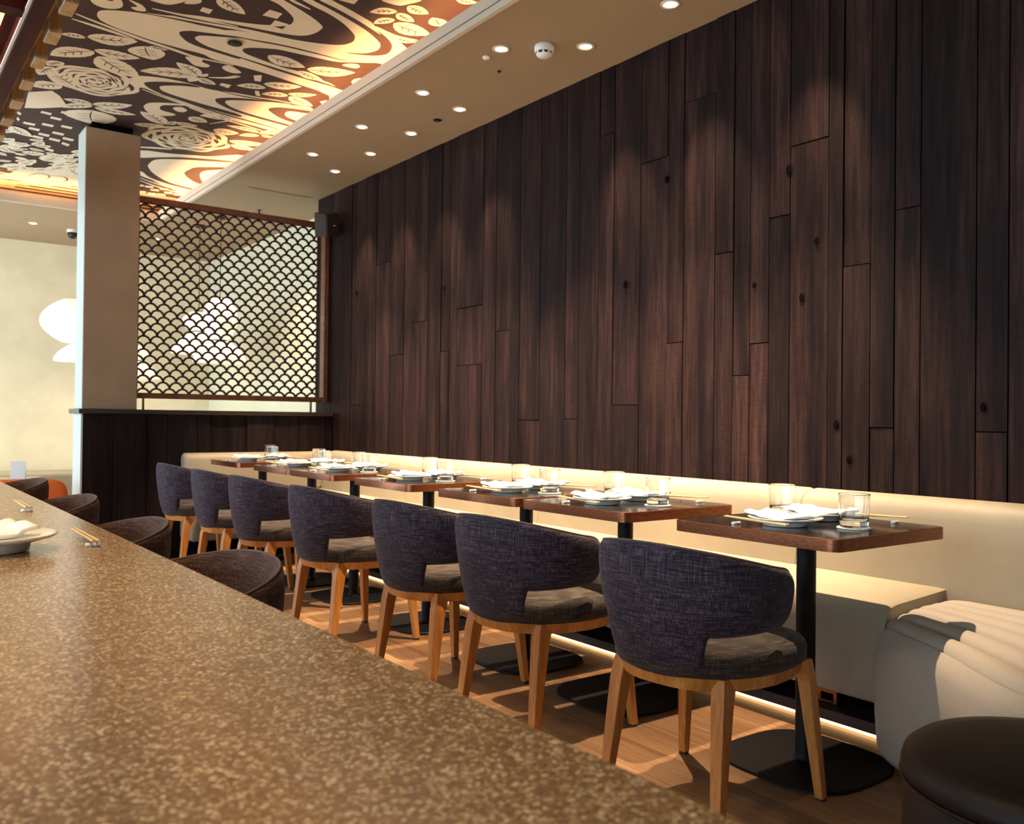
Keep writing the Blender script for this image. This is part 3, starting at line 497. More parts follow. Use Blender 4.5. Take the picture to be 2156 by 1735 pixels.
def arc_geo(cx_, cz_, clipx0, clipx1, clipz0, clipz1, n=12):
    pts = [(min(max(x_, clipx0), clipx1), min(max(z_, clipz0), clipz1)) for x_, z_ in arc_pts(cx_, cz_, n)]
    keep = [pts[0]]
    for t in pts[1:]:
        if (abs(t[0] - keep[-1][0]) + abs(t[1] - keep[-1][1])) > 1e-5: keep.append(t)
    if len(keep) < 3: return None
    hw, th = 0.0070, 0.007
    rings = []
    for k, (x_, z_) in enumerate(keep):
        a_ = keep[max(0, k - 1)]; b_ = keep[min(len(keep) - 1, k + 1)]
        d = Vector((b_[0] - a_[0], b_[1] - a_[1])).normalized(); nx, nz = -d.y, d.x
        rings.append([(x_ + nx * hw, YS - th, z_ + nz * hw), (x_ - nx * hw, YS - th, z_ - nz * hw), (x_ - nx * hw, YS + th, z_ - nz * hw), (x_ + nx * hw, YS + th, z_ + nz * hw)])
    return Geo().loft(rings)
cx0, cx1, cz0, cz1 = sx0 + 0.010, sx1 + 0.004, sz0 + 0.040, sz1 - 0.043
full = arc_geo(0, 0, -1, 1, -1, 1, 10)
fme = Geo(); fme.v = [(a, b_ - YS, c_) for a, b_, c_ in full.v]; fme.f = full.f
fmesh = fme.mesh('scale_arc'); fmesh.materials.append(M['lattice'])
rest = Geo(); cnt = 0
row = 0
zc = 2.408 - q - 12 * q + 20 * q          # arc tops fall on the measured rows
while zc > cz1: zc -= q; row += 1
cells = []
while zc > cz0 - q:
    off = 1.805 + (p / 2 if row % 2 else 0.0)
    k0 = int(math.floor((cx0 - p / 2 - off) / p)); k = k0
    while True:
        cxx = off + k * p
        if cxx - p / 2 > cx1: break
        if cxx + p / 2 > cx0: cells.append((cxx, zc))
        k += 1
    zc -= q; row += 1
cells.sort()
for cxx, zc in cells:
    inside = cxx - p / 2 >= cx0 and cxx + p / 2 <= cx1 and zc >= cz0 and zc + q <= cz1
    if inside and cnt < 300:
        link('scale_arc', fmesh, None, scr, loc=(cxx - ox, YS - oy, zc - oz)); cnt += 1
    else:
        g = arc_geo(cxx, zc, cx0, cx1, cz0, cz1, 10)
        if g: rest.add(g.v, g.f)
obj('scale_lattice', sc(rest), M['lattice'], scr)['kind'] = 'stuff'

# ------------------------------------------------------------------ canopy of beams over the communal table
can = tag(empty('timber_canopy', (0.0, 4.5, 2.50)), 'hanging oxblood timber canopy edged with a row of pale square wood blocks', 'canopy')
cnx, cny, cnz = can.location
def cn(geo): geo.v = [(a - cnx, b_ - cny, c_ - cnz) for a, b_, c_ in geo.v]; return geo
for xa, xb in ((0.487, 0.548), (-0.62, -0.56)):
    obj('edge_beam', cn(Geo().box(xa, xb, 0.6, 7.0, 2.495, 2.60)), M['beam'], can, bevel=0.003)
obj('inner_bead', cn(Geo().box(0.478, 0.487, 0.6, 7.0, 2.503, 2.515)), M['white_trim'], can)
yb = 0.72
while yb < 6.9:
    obj('cross_beam', cn(Geo().box(-0.56, 0.478, yb, yb + 0.075, 2.505, 2.58)), M['beam'], can, bevel=0.002); yb += 0.956
obj('ceiling_board', cn(Geo().box(-0.56, 0.487, 0.6, 7.0, 2.585, 2.60)), M['beam'], can)
obj('light_strip', cn(Geo().box(0.430, 0.445, 0.7, 6.95, 2.577, 2.584)), M['beam_led'], can)
obj('rail', cn(Geo().box(0.549, 0.572, 0.6, 7.0, 2.545, 2.60)), M['block'], can)
bm_ = Geo().box(0, 0.043, 0, 0.128, 0, 0.105).mesh('block'); bm_.materials.append(M['block'])
fm_ = Geo().box(-0.0025, 0, 0.003, 0.125, 0.003, 0.103).mesh('white_face'); fm_.materials.append(M['white_trim'])  # thin white sheet for the left face of each block
k = 0; yb = 3.405 - 0.308 * 8
while yb < 6.9:
    bo = link('block', bm_, None, can, loc=(0.577 - cnx, yb - cny, 2.50 - cnz))
    link('white_face', fm_, None, bo)
    yb += 0.308
obj('mural_fill_strip', cn(Geo().box(0.30, 0.315, 0.7, 6.95, 2.601, 2.609)), M['mural_fill'], can)  # added unseen glowing strip, brightens the mural from below
obj('upper_fascia', cn(Geo().box(0.572, 0.622, 0.6, 7.0, 2.607, 2.66)), M['block'], can)
for yh in (1.4, 4.4, 6.6):
    for xh in (-0.5, 0.46): obj('hanger_rod', cn(Geo().tube([(xh, yh, 2.60), (xh, yh, ZM)], 0.008, 8)), M['steel'], can, smooth=True)

# ------------------------------------------------------------------ downlights
def make_spot(name, energy, angle, blend, col, radius=0.018):
    l = bpy.data.lights.new(name, 'SPOT'); l.energy = energy; l.spot_size = math.radians(angle); l.spot_blend = blend; l.color = col; l.shadow_soft_size = radius
    return l
spot_t = make_spot('table_downlight', SPOT_TABLE, 62, 0.6, WARM)
spot_w = make_spot('wall_downlight', SPOT_WALL, 46, 1.0, WARM)
spot_f = make_spot('far_downlight', 70.0, 90, 0.8, (1.0, 0.80, 0.55))
ringm = Geo().lathe([(0.024, 0.0), (0.026, -0.004), (0.044, -0.006), (0.046, -0.003), (0.046, 0.0)], 28).mesh('ring'); ringm.materials.append(M['lip'])
ringm.polygons.foreach_set('use_smooth', [True] * len(ringm.polygons))
lampm = Geo().lathe([(0.0225, -0.0045), (0.020, -0.0075), (0.010, -0.009)], 20).mesh('lamp_lens'); lampm.materials.append(M['lamp'])
def downlight(x_, y_, ld, label, grp, tilt=0.0, lit=True):
    t = tag(empty('downlight', (x_, y_, ZS)), label, 'downlight', grp)
    link('ring', ringm, None, t); link('lamp_lens', lampm, None, t)
    if lit:
        lo = bpy.data.objects.new('downlight_beam', ld); COL.objects.link(lo); lo.parent = t; lo.location = (0, 0, -0.02); lo.rotation_euler = (0, tilt, 0)
    return t
ORD = ['nearest the camera', 'second', 'third', 'fourth', 'fifth', 'sixth', 'seventh', 'eighth', 'ninth', 'tenth']
ya = [2.17, 2.94, 3.705, 4.482, 5.251, 6.019]
yw = [2.25, 2.834, 3.417, 4.581, 5.168, 5.745, 6.326]
seen_a = ['first', 'second', 'third', 'last']
for i, y_ in enumerate(ya):
    lab = 'round downlight in the row nearer the mural, ' + (['above the second small table, out of frame', 'above the third small table, out of frame'][i] if i < 2 else seen_a[i - 2] + ' of the four in view')
    downlight(2.648, y_, spot_t, lab, 'downlights over the tables')
seen_w = ['first', 'second', 'third', 'fourth', 'fifth', 'last']
for i, y_ in enumerate(yw):
    lab = 'round downlight in the row nearer the plank wall, ' + ('out of frame' if i < 1 else seen_w[i - 1] + ' of six in view')
    downlight(2.968, y_, spot_w, lab, 'downlights along the plank wall', tilt=math.radians(-11))
downlight(1.424, 9.928, spot_f, 'round recessed downlight in the far room left of the column', None)
for i, (x_, y_) in enumerate(((2.6, 9.95), (0.2, 9.93), (2.95, 8.1))):
    downlight(x_, y_, spot_f, ['recessed downlight in the far room behind the screen', 'recessed downlight in the far room beyond the canopy', 'recessed downlight just behind the screen top'][i], None)

# lamps inside the canopy over the communal table
spot_c = make_spot('canopy_lamp', CANOPY, 110, 0.8, (1.0, 0.70, 0.38), 0.03)
yc = 0.72 + 0.956 * 0.5
while yc < 6.9:
    lp = obj('lamp', Geo().lathe([(0.03, 0.0), (0.03, -0.012), (0.02, -0.02), (0.006, -0.022)], 18), M['lamp'], can, loc=(0.05 - cnx, yc - cny, 2.583 - cnz))
    lo = bpy.data.objects.new('lamp_beam', spot_c); COL.objects.link(lo); lo.parent = lp; lo.location = (0, 0, -0.03)
    yc += 0.956

# small ceiling fittings
sd = tag(empty('smoke_detector', (2.80, 3.543, ZS)), 'white domed smoke detector with dark slots on the taupe ceiling', 'smoke detector')
obj('base', Geo().lathe([(0.047, 0.0), (0.050, -0.006), (0.050, -0.026), (0.045, -0.034)], 28), M['white_trim'], sd, smooth=True, autosmooth=40)
obj('slot_ring', Geo().lathe([(0.037, -0.034), (0.037, -0.046)], 28), M['black'], sd, smooth=True, autosmooth=40)
for i in range(8):
    a = 2 * PI * i / 8
    obj('rib', Geo().box(0.032, 0.041, -0.005, 0.005, -0.047, -0.033), M['white_trim'], sd, rot=(0, 0, a))
obj('cap', Geo().lathe([(0.040, -0.046), (0.037, -0.052), (0.024, -0.060), (0.008, -0.062)], 28), M['white_trim'], sd, smooth=True, autosmooth=50)
en = tag(empty('indicator_light', (2.647, 3.837, ZS)), 'tiny white indicator puck on the ceiling beside a downlight', 'indicator')
obj('puck', Geo().lathe([(0.020, 0.0), (0.021, -0.006), (0.015, -0.013), (0.006, -0.014)], 20), M['white_trim'], en, smooth=True, autosmooth=40)
obj('lens', Geo().lathe([(0.005, -0.014), (0.003, -0.018)], 10), M['bamboo'], en)
def sprinkler(x_, y_, z_, label, disc, stem=True):
    t = tag(empty('sprinkler_head', (x_, y_, z_)), label, 'sprinkler')
    obj('rose', Geo().lathe([(disc, 0.0), (disc * 1.05, -0.004), (disc * 0.5, -0.006)], 20), M['steel'], t, smooth=True, autosmooth=40)
    if not stem:
        obj('cap', Geo().lathe([(disc * 0.6, -0.005), (disc * 0.3, -0.012)], 14), M['black'], t); return
    obj('stem', Geo().lathe([(0.006, -0.004), (0.006, -0.028)], 10), M['steel'], t)
    obj('deflector', Geo().lathe([(0.014, -0.028), (0.014, -0.031)], 12), M['steel'], t)
sprinkler(2.966, 4.838, ZS, 'small dark sprinkler head between two wall-side downlights', 0.026, False)
sprinkler(2.984, 7.963, ZS, 'small dark sprinkler head hanging above the screen', 0.018)
sprinkler(2.811, 3.95, ZS, 'tiny fitting on the ceiling between the rows of downlights', 0.010, False)
mx_ = 1.72; my_ = 4.99
sprinkler(1.715, 4.99, ZM - 0.0105, 'black sprinkler rose set in the mural ceiling', 0.040, False)
cm = tag(empty('security_camera', (1.802, 10.047, ZS)), 'small black dome camera on the far ceiling left of the column', 'camera')
obj('mount', Geo().lathe([(0.055, 0.0), (0.055, -0.03)], 20), M['white_trim'], cm)
obj('dome', Geo().lathe([(0.05, -0.03), (0.047, -0.06), (0.03, -0.085), (0.008, -0.092)], 20), M['black'], cm, smooth=True)

# loudspeaker on the plank wall
sp_ = tag(empty('wall_speaker', (3.125, 6.80, 2.655)), 'small tilted box loudspeaker on the plank wall above the screen end', 'speaker')
body = empty('tilt', parent=sp_)
COL.objects.unlink(body); bpy.data.objects.remove(body)
RT = (math.radians(8), math.radians(20), math.radians(30))
rm = Matrix.Rotation(math.radians(22), 3, 'Z') @ Matrix.Rotation(math.radians(-16), 3, 'Y') @ Matrix.Rotation(math.radians(12), 3, 'X')
eul = rm.to_euler()
cab = obj('cabinet', Geo().box(-0.075, 0.075, -0.050, 0.075, -0.095, 0.095), M['bamboo'], sp_, bevel=0.008, rot=eul)
cab.data.materials.clear(); cab.data.materials.append(M['speaker'])
obj('grille', Geo().box(-0.070, 0.070, -0.058, -0.051, -0.090, 0.090), M['speaker'], cab, bevel=0.003)
obj('badge', Geo().box(0.005, 0.030, -0.061, -0.058, -0.010, -0.002), M['white_trim'], cab)
obj('bracket', Geo().box(0.04, XW - 3.125 - 0.006, 0.02, 0.055, -0.03, 0.03), M['black'], sp_, bevel=0.004)

# ------------------------------------------------------------------ pendant lanterns in the far room
def lantern(x_, y_, ztop, tiers, label):
    t = tag(empty('pendant_lantern', (x_, y_, ztop)), label, 'pendant lamp', 'stacked paper pendants in the far room')
    zc_ = ZS if (x_ > 2.4 or y_ > 9.06) else ZM - 0.015
    obj('ceiling_rose', Geo().lathe([(0.05, zc_ - ztop), (0.05, zc_ - ztop - 0.02), (0.02, zc_ - ztop - 0.03)], 20), M['black'], t)
    obj('cord', Geo().tube([(0, 0, zc_ - ztop - 0.02), (0, 0, 0.0)], 0.004, 6), M['cord'], t)
    z = 0.0
    for k, (r_, h_, shape) in enumerate(tiers):
        obj('cap', Geo().lathe([(r_ * 0.30, z), (r_ * 0.30, z - 0.012)], 24), M['black'], t)
        prof = []; n = 26
        for i in range(n + 1):
            u = i / n
            if shape == 'ball': w_ = math.sin(PI * (0.10 + 0.80 * u)) ** 0.62
            elif shape == 'dome': w_ = math.sin(PI * 0.5 * (0.16 + 0.84 * u)) ** 0.75
            rr = r_ * w_ * (1 + (0.008 if i % 2 else 0.0)); prof.append((rr, z - 0.012 - h_ * u))
        obj('shade', Geo().lathe(prof, 36), M['lantern'], t, smooth=True)
        z -= 0.012 + h_
    return t
lantern(1.78, 9.35, 2.175, [(0.37, 0.40, 'ball'), (0.25, 0.17, 'dome')], 'large white paper pendant of two tiers left of the column')
lantern(2.76, 8.97, 2.112, [(0.155, 0.19, 'ball'), (0.255, 0.21, 'dome')], 'white two-tier paper pendant behind the screen, nearer the column')
lantern(2.80, 8.46, 2.195, [(0.16, 0.39, 'ball'), (0.24, 0.20, 'dome')], 'white two-tier paper pendant behind the screen, taller upper tier')
lantern(2.33, 9.7, 1.80, [(0.14, 0.15, 'ball'), (0.25, 0.18, 'dome')], 'white paper pendant peeping out behind the column low in the screen')
# low upholstered bench along the far wall
fb = tag(empty('far_banquette', (1.4, 10.72, 0.0)), 'tan upholstered bench along the far wall', 'bench')
obj('seat', Geo().box(-2.3, 2.0, -0.30, 0.26, 0.10, 0.46), M['bench'], fb, bevel=0.04, seg=3)
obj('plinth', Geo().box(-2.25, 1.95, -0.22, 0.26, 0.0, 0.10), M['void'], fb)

# ------------------------------------------------------------------ chairs
def shell_geo(a=0.268, b_=0.284, phi_end=108.0, zb=0.385, nphi=84, nt=14):
    def lim(ph):
        f = abs(ph) / phi_end
        zt = 0.744 - 0.085 * f ** 1.7
        s_ = min(1.0, max(0.0, (abs(ph) - 33.0) / 7.0)); s_ = s_ * s_ * (3 - 2 * s_)
        zl = zb + 0.012 * (ph / 34.0) ** 2 * (1 - s_) + s_ * (0.507 - zb) + 0.02 * max(0, f - 0.4)
        e = max(0.0, (abs(ph) - (phi_end - 17.0)) / 17.0)
        mid = 0.5 * (zt + zl) + 0.015; sh = math.sqrt(max(0.0, 1 - e ** 2.6))
        return mid + (zl - mid) * sh, mid + (zt - mid) * sh
    def pt(ph, z):
        u = (z - 0.385) / 0.357
        sc_ = 0.80 + 0.20 * (max(0, u) ** 0.75)
        r = math.radians(ph)
        e_ = 0.86
        cxp = math.copysign(abs(math.cos(r)) ** e_, math.cos(r)); syp = math.copysign(abs(math.sin(r)) ** e_, math.sin(r))
        return Vector((-a * sc_ * cxp, b_ * sc_ * syp, z))
    # column angles, denser at the notch and the ends
    phs = sorted(set([round(-phi_end + 2 * phi_end * i / nphi, 3) for i in range(nphi + 1)] + [s * v_ for s in (-1, 1) for v_ in (33.0, 34.5, 36.0, 37.5, 39.0, 40.0, 96.0, 99.0, 101.0, 102.4)]))
    outer = []; inner = []
    for ph in phs:
        z0, z1 = lim(ph); co = []; ci = []
        for k in range(nt + 1):
            t = k / nt; t = 0.5 - 0.5 * math.cos(PI * t) if True else t
            z = z0 + (z1 - z0) * t
            P0 = pt(ph, z); d1 = pt(ph + 0.6, z) - pt(ph - 0.6, z); d2 = pt(ph, z + 0.004) - pt(ph, z - 0.004)
            nrm = d1.cross(d2).normalized()
            if nrm.dot(Vector((P0.x, P0.y, 0))) < 0: nrm = -nrm
            e1 = 1 - abs(2 * t - 1) ** 3.0
            ee = min(1.0, (phi_end - abs(ph)) / 9.0)
            th = 0.046 * math.sqrt(max(0.0, e1)) * math.sqrt(max(0.0, ee * (2 - ee))) + 0.002
            co.append(P0 + nrm * 0.0 - nrm * (0.020 - th * 0.43)); ci.append(P0 - nrm * (0.020 + th * 0.57))
        outer.append(co); inner.append(ci)
    g = Geo(); n = nt + 1
    for col_ in outer: g.v += [tuple(v_) for v_ in col_]
    off = len(g.v)
    for col_ in inner: g.v += [tuple(v_) for v_ in col_]
    C_ = len(phs)
    for i in range(C_ - 1):
        for k in range(nt):
            g.f.append((i * n + k, (i + 1) * n + k, (i + 1) * n + k + 1, i * n + k + 1))
            g.f.append((off + i * n + k, off + i * n + k + 1, off + (i + 1) * n + k + 1, off + (i + 1) * n + k))
        for k in (0, nt):
            g.f.append((i * n + k, off + i * n + k, off + (i + 1) * n + k, (i + 1) * n + k))
    for i in (0, C_ - 1):
        for k in range(nt): g.f.append((i * n + k, i * n + k + 1, off + i * n + k + 1, off + i * n + k))
    rim = [outer[i][nt] * 0.5 + inner[i][nt] * 0.5 + Vector((0, 0, 0.001)) for i in range(0, C_)]
    return g, rim
def seat_outline(s=1.0, n=40):
    out = []
    for i in range(n):
        a_ = 2 * PI * i / n; c_, s_ = math.cos(a_), math.sin(a_)
        ex = 0.70
        x_ = 0.040 + 0.258 * math.copysign(abs(c_) ** ex, c_); y_ = 0.250 * math.copysign(abs(s_) ** ex, s_)
        if c_ < 0: y_ *= 1 - 0.22 * (-c_)
        out.append((0.04 + (x_ - 0.04) * s, y_ * s))
    return out
def make_chair(label, fab, seatfab, group):
    t = tag(empty('dining_chair'), label, 'chair', group)
    g, rim = shell_geo()
    sh = obj('backrest', g, fab, t, smooth=True)
    obj('piping', Geo().tube(rim, 0.0034, 6), M['piping'], sh, smooth=True)
    sg = Geo(); rings = []
    for s_, z in ((0.90, 0.398), (0.97, 0.402), (1.0, 0.415), (1.0, 0.440), (0.985, 0.455), (0.94, 0.466), (0.80, 0.474), (0.5, 0.478), (0.12, 0.479)):
        rings.append([(x_, y_, z) for x_, y_ in seat_outline(s_)])
    sg.loft(rings); obj('seat', sg, seatfab, t, smooth=True)
    # timber frame under the cushion
    fr = Geo(); fr.loft([[(x_, y_, z) for x_, y_ in seat_outline(s_)] for s_, z in ((0.86, 0.352), (0.93, 0.358), (0.95, 0.399), (0.80, 0.399), (0.80, 0.352))] , cap=False)
    fr = Geo().loft([[(x_, y_, z) for x_, y_ in seat_outline(s_)] for s_, z in ((0.80, 0.362), (0.90, 0.364), (0.945, 0.399), (0.80, 0.399), (0.80, 0.362))], cap=False)
    obj('seat_frame', fr, M['oak'], t, smooth=True, autosmooth=35)
    for sy in (-1, 1):
        # front leg: straight taper, splayed a little
        obj('leg', Geo().loft([[(0.262 + dx * 0.013, sy * 0.237 + dy * 0.013, 0.006) for dx, dy in ((-1, -1), (1, -1), (1, 1), (-1, 1))],
                               [(0.232 + dx * 0.021, sy * 0.208 + dy * 0.019, 0.34) for dx, dy in ((-1, -1), (1, -1), (1, 1), (-1, 1))],
                               [(0.214 + dx * 0.034, sy * 0.196 + dy * 0.020, 0.398) for dx, dy in ((-1, -1), (1, -1), (1, 1), (-1, 1))]]), M['oak'], t, bevel=0.003)
        obj('foot_pad', Geo().box(0.251, 0.273, sy * 0.237 - 0.011, sy * 0.237 + 0.011, 0.0, 0.0065), M['black'], t)
        obj('leg', Geo().loft([[(-0.175 + dx * 0.013, sy * 0.190 + dy * 0.014, 0.006) for dx, dy in ((-1, -1), (1, -1), (1, 1), (-1, 1))],
                               [(-0.130 + dx * 0.024, sy * 0.172 + dy * 0.021, 0.33) for dx, dy in ((-1, -1), (1, -1), (1, 1), (-1, 1))],
                               [(-0.110 + dx * 0.030, sy * 0.165 + dy * 0.020, 0.399) for dx, dy in ((-1, -1), (1, -1), (1, 1), (-1, 1))]]), M['oak'], t, bevel=0.003)
        obj('foot_pad', Geo().box(-0.186, -0.164, sy * 0.190 - 0.011, sy * 0.190 + 0.011, 0.0, 0.0065), M['black'], t)
    return t
G1 = 'aubergine chairs along the row of small tables'
TY = [1.715, 2.535, 3.17, 4.01, 4.86, 5.48, 6.35]
CX = [1.935, 1.935, 1.935, 1.935, 1.935, 1.935, 1.935]
CY = [1.720, 2.475, 3.100, 3.965, 4.81, 5.49, 6.27]
CR = [6, 5, 4, 4, 4, 3, 3]
ORDC = ['nearest the camera', 'second from the camera', 'third from the camera', 'fourth from the camera', 'fifth from the camera', 'sixth from the camera', 'farthest from the camera']
lab = lambda i: 'aubergine woven tub chair with oak legs at the small tables, ' + ORDC[i]
ch0 = make_chair(lab(0), M['chair'], M['seat'], G1)
ch0.location = (CX[0], CY[0], 0); ch0.rotation_euler = (0, 0, math.radians(CR[0]))
for i in range(1, 7): dup(ch0, (CX[i], CY[i], 0), math.radians(CR[i]), lab(i))
G2 = 'russet brown chairs pushed in at the communal table'
KY = [2.01, 2.875, 3.855, 4.97]
lab2 = lambda i: 'russet-brown woven tub chair pushed under the speckled communal table, ' + ['nearest the camera', 'second from the camera', 'third from the camera', 'farthest from the camera'][i]
k0 = make_chair(lab2(0), M['stoolchair'], M['stoolchair'], G2)
k0.location = (0.535, KY[0], 0); k0.rotation_euler = (0, 0, PI + math.radians(3))
for i in range(1, 4): dup(k0, (0.535, KY[i], 0), PI + math.radians([3, -2, 2, 3][i]), lab2(i))
oc = tag(empty('lounge_chair', (0.93, 7.22, 0)), 'low orange upholstered lounge chair beyond the communal table', 'chair')
bp_ = []
for i in range(40):
    a_ = 2 * PI * i / 40; c_, s_ = math.cos(a_), math.sin(a_)
    bp_.append((0.31 * math.copysign(abs(c_) ** 0.35, c_), 0.37 + 0.25 * math.copysign(abs(s_) ** 0.35, s_)))
obj('backrest', Geo().loft([[(x_ * w_, y_, 0.37 + (z_ - 0.37) * w_) for x_, z_ in bp_] for w_, y_ in ((0.93, -0.31), (1.0, -0.295), (1.0, -0.23), (0.94, -0.215))]), M['orange'], oc, smooth=True, autosmooth=60)
obj('seat', Geo().box(-0.29, 0.29, -0.21, 0.30, 0.20, 0.36), M['orange'], oc, bevel=0.03, seg=3)
for sx_ in (-1, 1):
    obj('armrest', Geo().box(sx_ * 0.30 - 0.03, sx_ * 0.30 + 0.03, -0.2, 0.28, 0.20, 0.48), M['orange'], oc, bevel=0.025, seg=3)
    for sy_ in (-0.24, 0.24): obj('leg', Geo().beam((sx_ * 0.26, sy_, 0.0), (sx_ * 0.25, sy_ * 0.95, 0.20), 0.012, 0.012, 0.018, 0.018), M['oak'], oc)

# ------------------------------------------------------------------ small tables
def make_table(label):
    t = tag(empty('cafe_table'), label, 'table', 'small square tables along the banquette')
    hx, hy = 0.292, 0.300
    obj('tabletop', Geo().prism(rrect(-hx + 0.004, hx - 0.004, -hy + 0.004, hy - 0.004, 0.032), 0.716, 0.750), M['tabletop'], t, bevel=0.001, seg=1)
    o_ = rrect(-hx, hx, -hy, hy, 0.036); i_ = rrect(-hx + 0.0045, hx - 0.0045, -hy + 0.0045, hy - 0.0045, 0.0315)
    eg = Geo().loft([[(x_, y_, 0.715) for x_, y_ in o_], [(x_, y_, 0.7492) for x_, y_ in o_], [(x_, y_, 0.7506) for x_, y_ in i_], [(x_, y_, 0.715) for x_, y_ in i_], [(x_, y_, 0.715) for x_, y_ in o_]], cap=False)
    obj('edge_band', eg, M['copper'], t, smooth=True, autosmooth=30)
    obj('mounting_plate', Geo().prism(rrect(-0.14, 0.14, -0.14, 0.14, 0.02), 0.706, 0.716), M['steel'], t)
    obj('column', Geo().lathe([(0.036, 0.012), (0.031, 0.02), (0.0300, 0.03), (0.0300, 0.700), (0.045, 0.706)], 24), M['steel'], t, smooth=True, autosmooth=40)
    outl = []
    for i in range(48):
        a_ = 2 * PI * i / 48; c_, s_ = math.cos(a_), math.sin(a_); e_ = 0.62
        outl.append((0.225 * math.copysign(abs(c_) ** e_, c_), 0.235 * math.copysign(abs(s_) ** e_, s_)))
    obj('base_plate', Geo().loft([[(x_, y_, 0.0) for x_, y_ in outl], [(x_, y_, 0.009) for x_, y_ in outl], [(x_ * 0.985, y_ * 0.985, 0.012) for x_, y_ in outl]]), M['steel'], t, smooth=True, autosmooth=30)
    return t
ORDT = ['nearest the camera', 'second from the camera', 'third from the camera', 'fourth from the camera', 'fifth from the camera', 'sixth from the camera', 'farthest from the camera']
tl = lambda i: 'small dark-topped square table with copper edge, ' + ORDT[i]
TX = 2.432
tb0 = make_table(tl(0)); tb0.location = (TX, TY[0], 0)
for i in range(1, 7): dup(tb0, (TX, TY[i], 0), 0, tl(i))

# place settings
def plate_mesh():
    return Geo().lathe([(0.060, 0.0), (0.066, 0.002), (0.068, 0.012), (0.080, 0.0155), (0.108, 0.022), (0.1125, 0.0255), (0.110, 0.027), (0.085, 0.021), (0.060, 0.0185), (0.02, 0.018)], 40).mesh('plate')
pm = plate_mesh(); pm.materials.append(M['porcelain']); pm.polygons.foreach_set('use_smooth', [True] * len(pm.polygons))
def napkin_mesh(seed):
    r = random.Random(seed); nx, ny = 18, 12; g = Geo()
    top = []; bot = []
    for j in range(ny + 1):
        for i in range(nx + 1):
            u, v_ = i / nx, j / ny
            x_ = (u - 0.5) * 0.205; y_ = (v_ - 0.5) * 0.125
            d2 = math.hypot(x_, y_)
            base_z = 0.0215 + 0.55 * max(0, d2 - 0.060) * 0.18
            h = 0.010 + 0.006 * math.sin(7 * u + r.random() * 0.2) * math.sin(PI * v_) + 0.004 * math.sin(11 * v_ + 3 * u + seed)
            ed = min(u, 1 - u, v_, 1 - v_) * 8
            h *= min(1.0, 0.45 + ed)
            top.append((x_ + 0.006 * math.sin(9 * v_), y_ + 0.006 * math.sin(8 * u), base_z + h + (0.006 if d2 > 0.08 else 0.0)))
            bot.append((x_ + 0.006 * math.sin(9 * v_), y_ + 0.006 * math.sin(8 * u), base_z + (0.0045 if d2 > 0.08 else 0.0)))
    n = nx + 1
    g.v = top + bot; o_ = len(top)
    for j in range(ny):
        for i in range(nx):
            q_ = (j * n + i, j * n + i + 1, (j + 1) * n + i + 1, (j + 1) * n + i)
            g.f.append(q_); g.f.append(tuple(o_ + k for k in reversed(q_)))
    for i in range(nx):
        for j in (0, ny): g.f.append((j * n + i, j * n + i + 1, o_ + j * n + i + 1, o_ + j * n + i))
    for j in range(ny):
        for i in (0, nx): g.f.append((j * n + i, (j + 1) * n + i, o_ + (j + 1) * n + i, o_ + j * n + i))
    me = g.mesh('napkin'); me.materials.append(M['linen']); me.polygons.foreach_set('use_smooth', [True] * len(me.polygons)); return me
nm = [napkin_mesh(s_) for s_ in range(4)]
glm = Geo().lathe([(0.036, 0.0), (0.0385, 0.0003), (0.0400, 0.0012), (0.0408, 0.0032), (0.0410, 0.0055), (0.0432, 0.040), (0.0448, 0.080), (0.0455, 0.0975), (0.0455, 0.0988), (0.0452, 0.0997), (0.0447, 0.1000), (0.0442, 0.0997), (0.0439, 0.0988), (0.0438, 0.0975), (0.0430, 0.080), (0.0414, 0.040), (0.0408, 0.028), (0.0400, 0.0235), (0.0375, 0.0205), (0.034, 0.0190), (0.028, 0.0186), (0.004, 0.0185)], 36).mesh('tumbler')
glm.materials.append(M['glass']); glm.polygons.foreach_set('use_smooth', [True] * len(glm.polygons))
csm = Geo().lathe([(0.049, 0.0), (0.050, 0.001), (0.050, 0.003), (0.049, 0.004)], 32).mesh('coaster'); csm.materials.append(M['coaster'])
def stick(p0, p1, r0, r1): return Geo().tube([p0, p1], [r0, r1], 8)
ckm = stick((0, -0.118, 0.0205), (0, 0.112, 0.0085), 0.0022, 0.0040).mesh('chopstick'); ckm.materials.append(M['bamboo'])
ckm2 = stick((0, 0.112, 0.0115), (0, -0.118, 0.0045), 0.0024, 0.0040).mesh('chopstick'); ckm2.materials.append(M['bamboo'])
rsm = Geo().loft([[(x_ , y_ * w_, z) for x_, y_ in rrect(-0.017, 0.017, -0.007, 0.007, 0.005, 4)] for w_, z in ((0.9, 0.0), (1.0, 0.002), (0.95, 0.0052), (0.75, 0.0060))]).mesh('chopstick_rest')
for v_ in rsm.vertices: v_.co.z += 0.002 * (v_.co.x / 0.017) ** 2 if v_.co.z > 0.003 else 0.0
rsm.materials.append(M['porcelain']); rsm.polygons.foreach_set('use_smooth', [True] * len(rsm.polygons))
def put(name, me, loc, rz, label, cat, group): return tag(link(name, me, None, loc=loc, rot=(0, 0, rz)), label, cat, group)
def chops(loc, rz, label, group):
    t = tag(empty('chopsticks', loc, rz), label, 'chopsticks', group)
    for k in (-1, 1):
        c = link('chopstick', ckm2, None, t, loc=(k * 0.0055, 0, 0.0060), rot=(0, 0, k * 0.006))
    return t
ORDN = ['nearest', 'second', 'third', 'fourth', 'fifth', 'sixth', 'farthest']
ZT = 0.7508
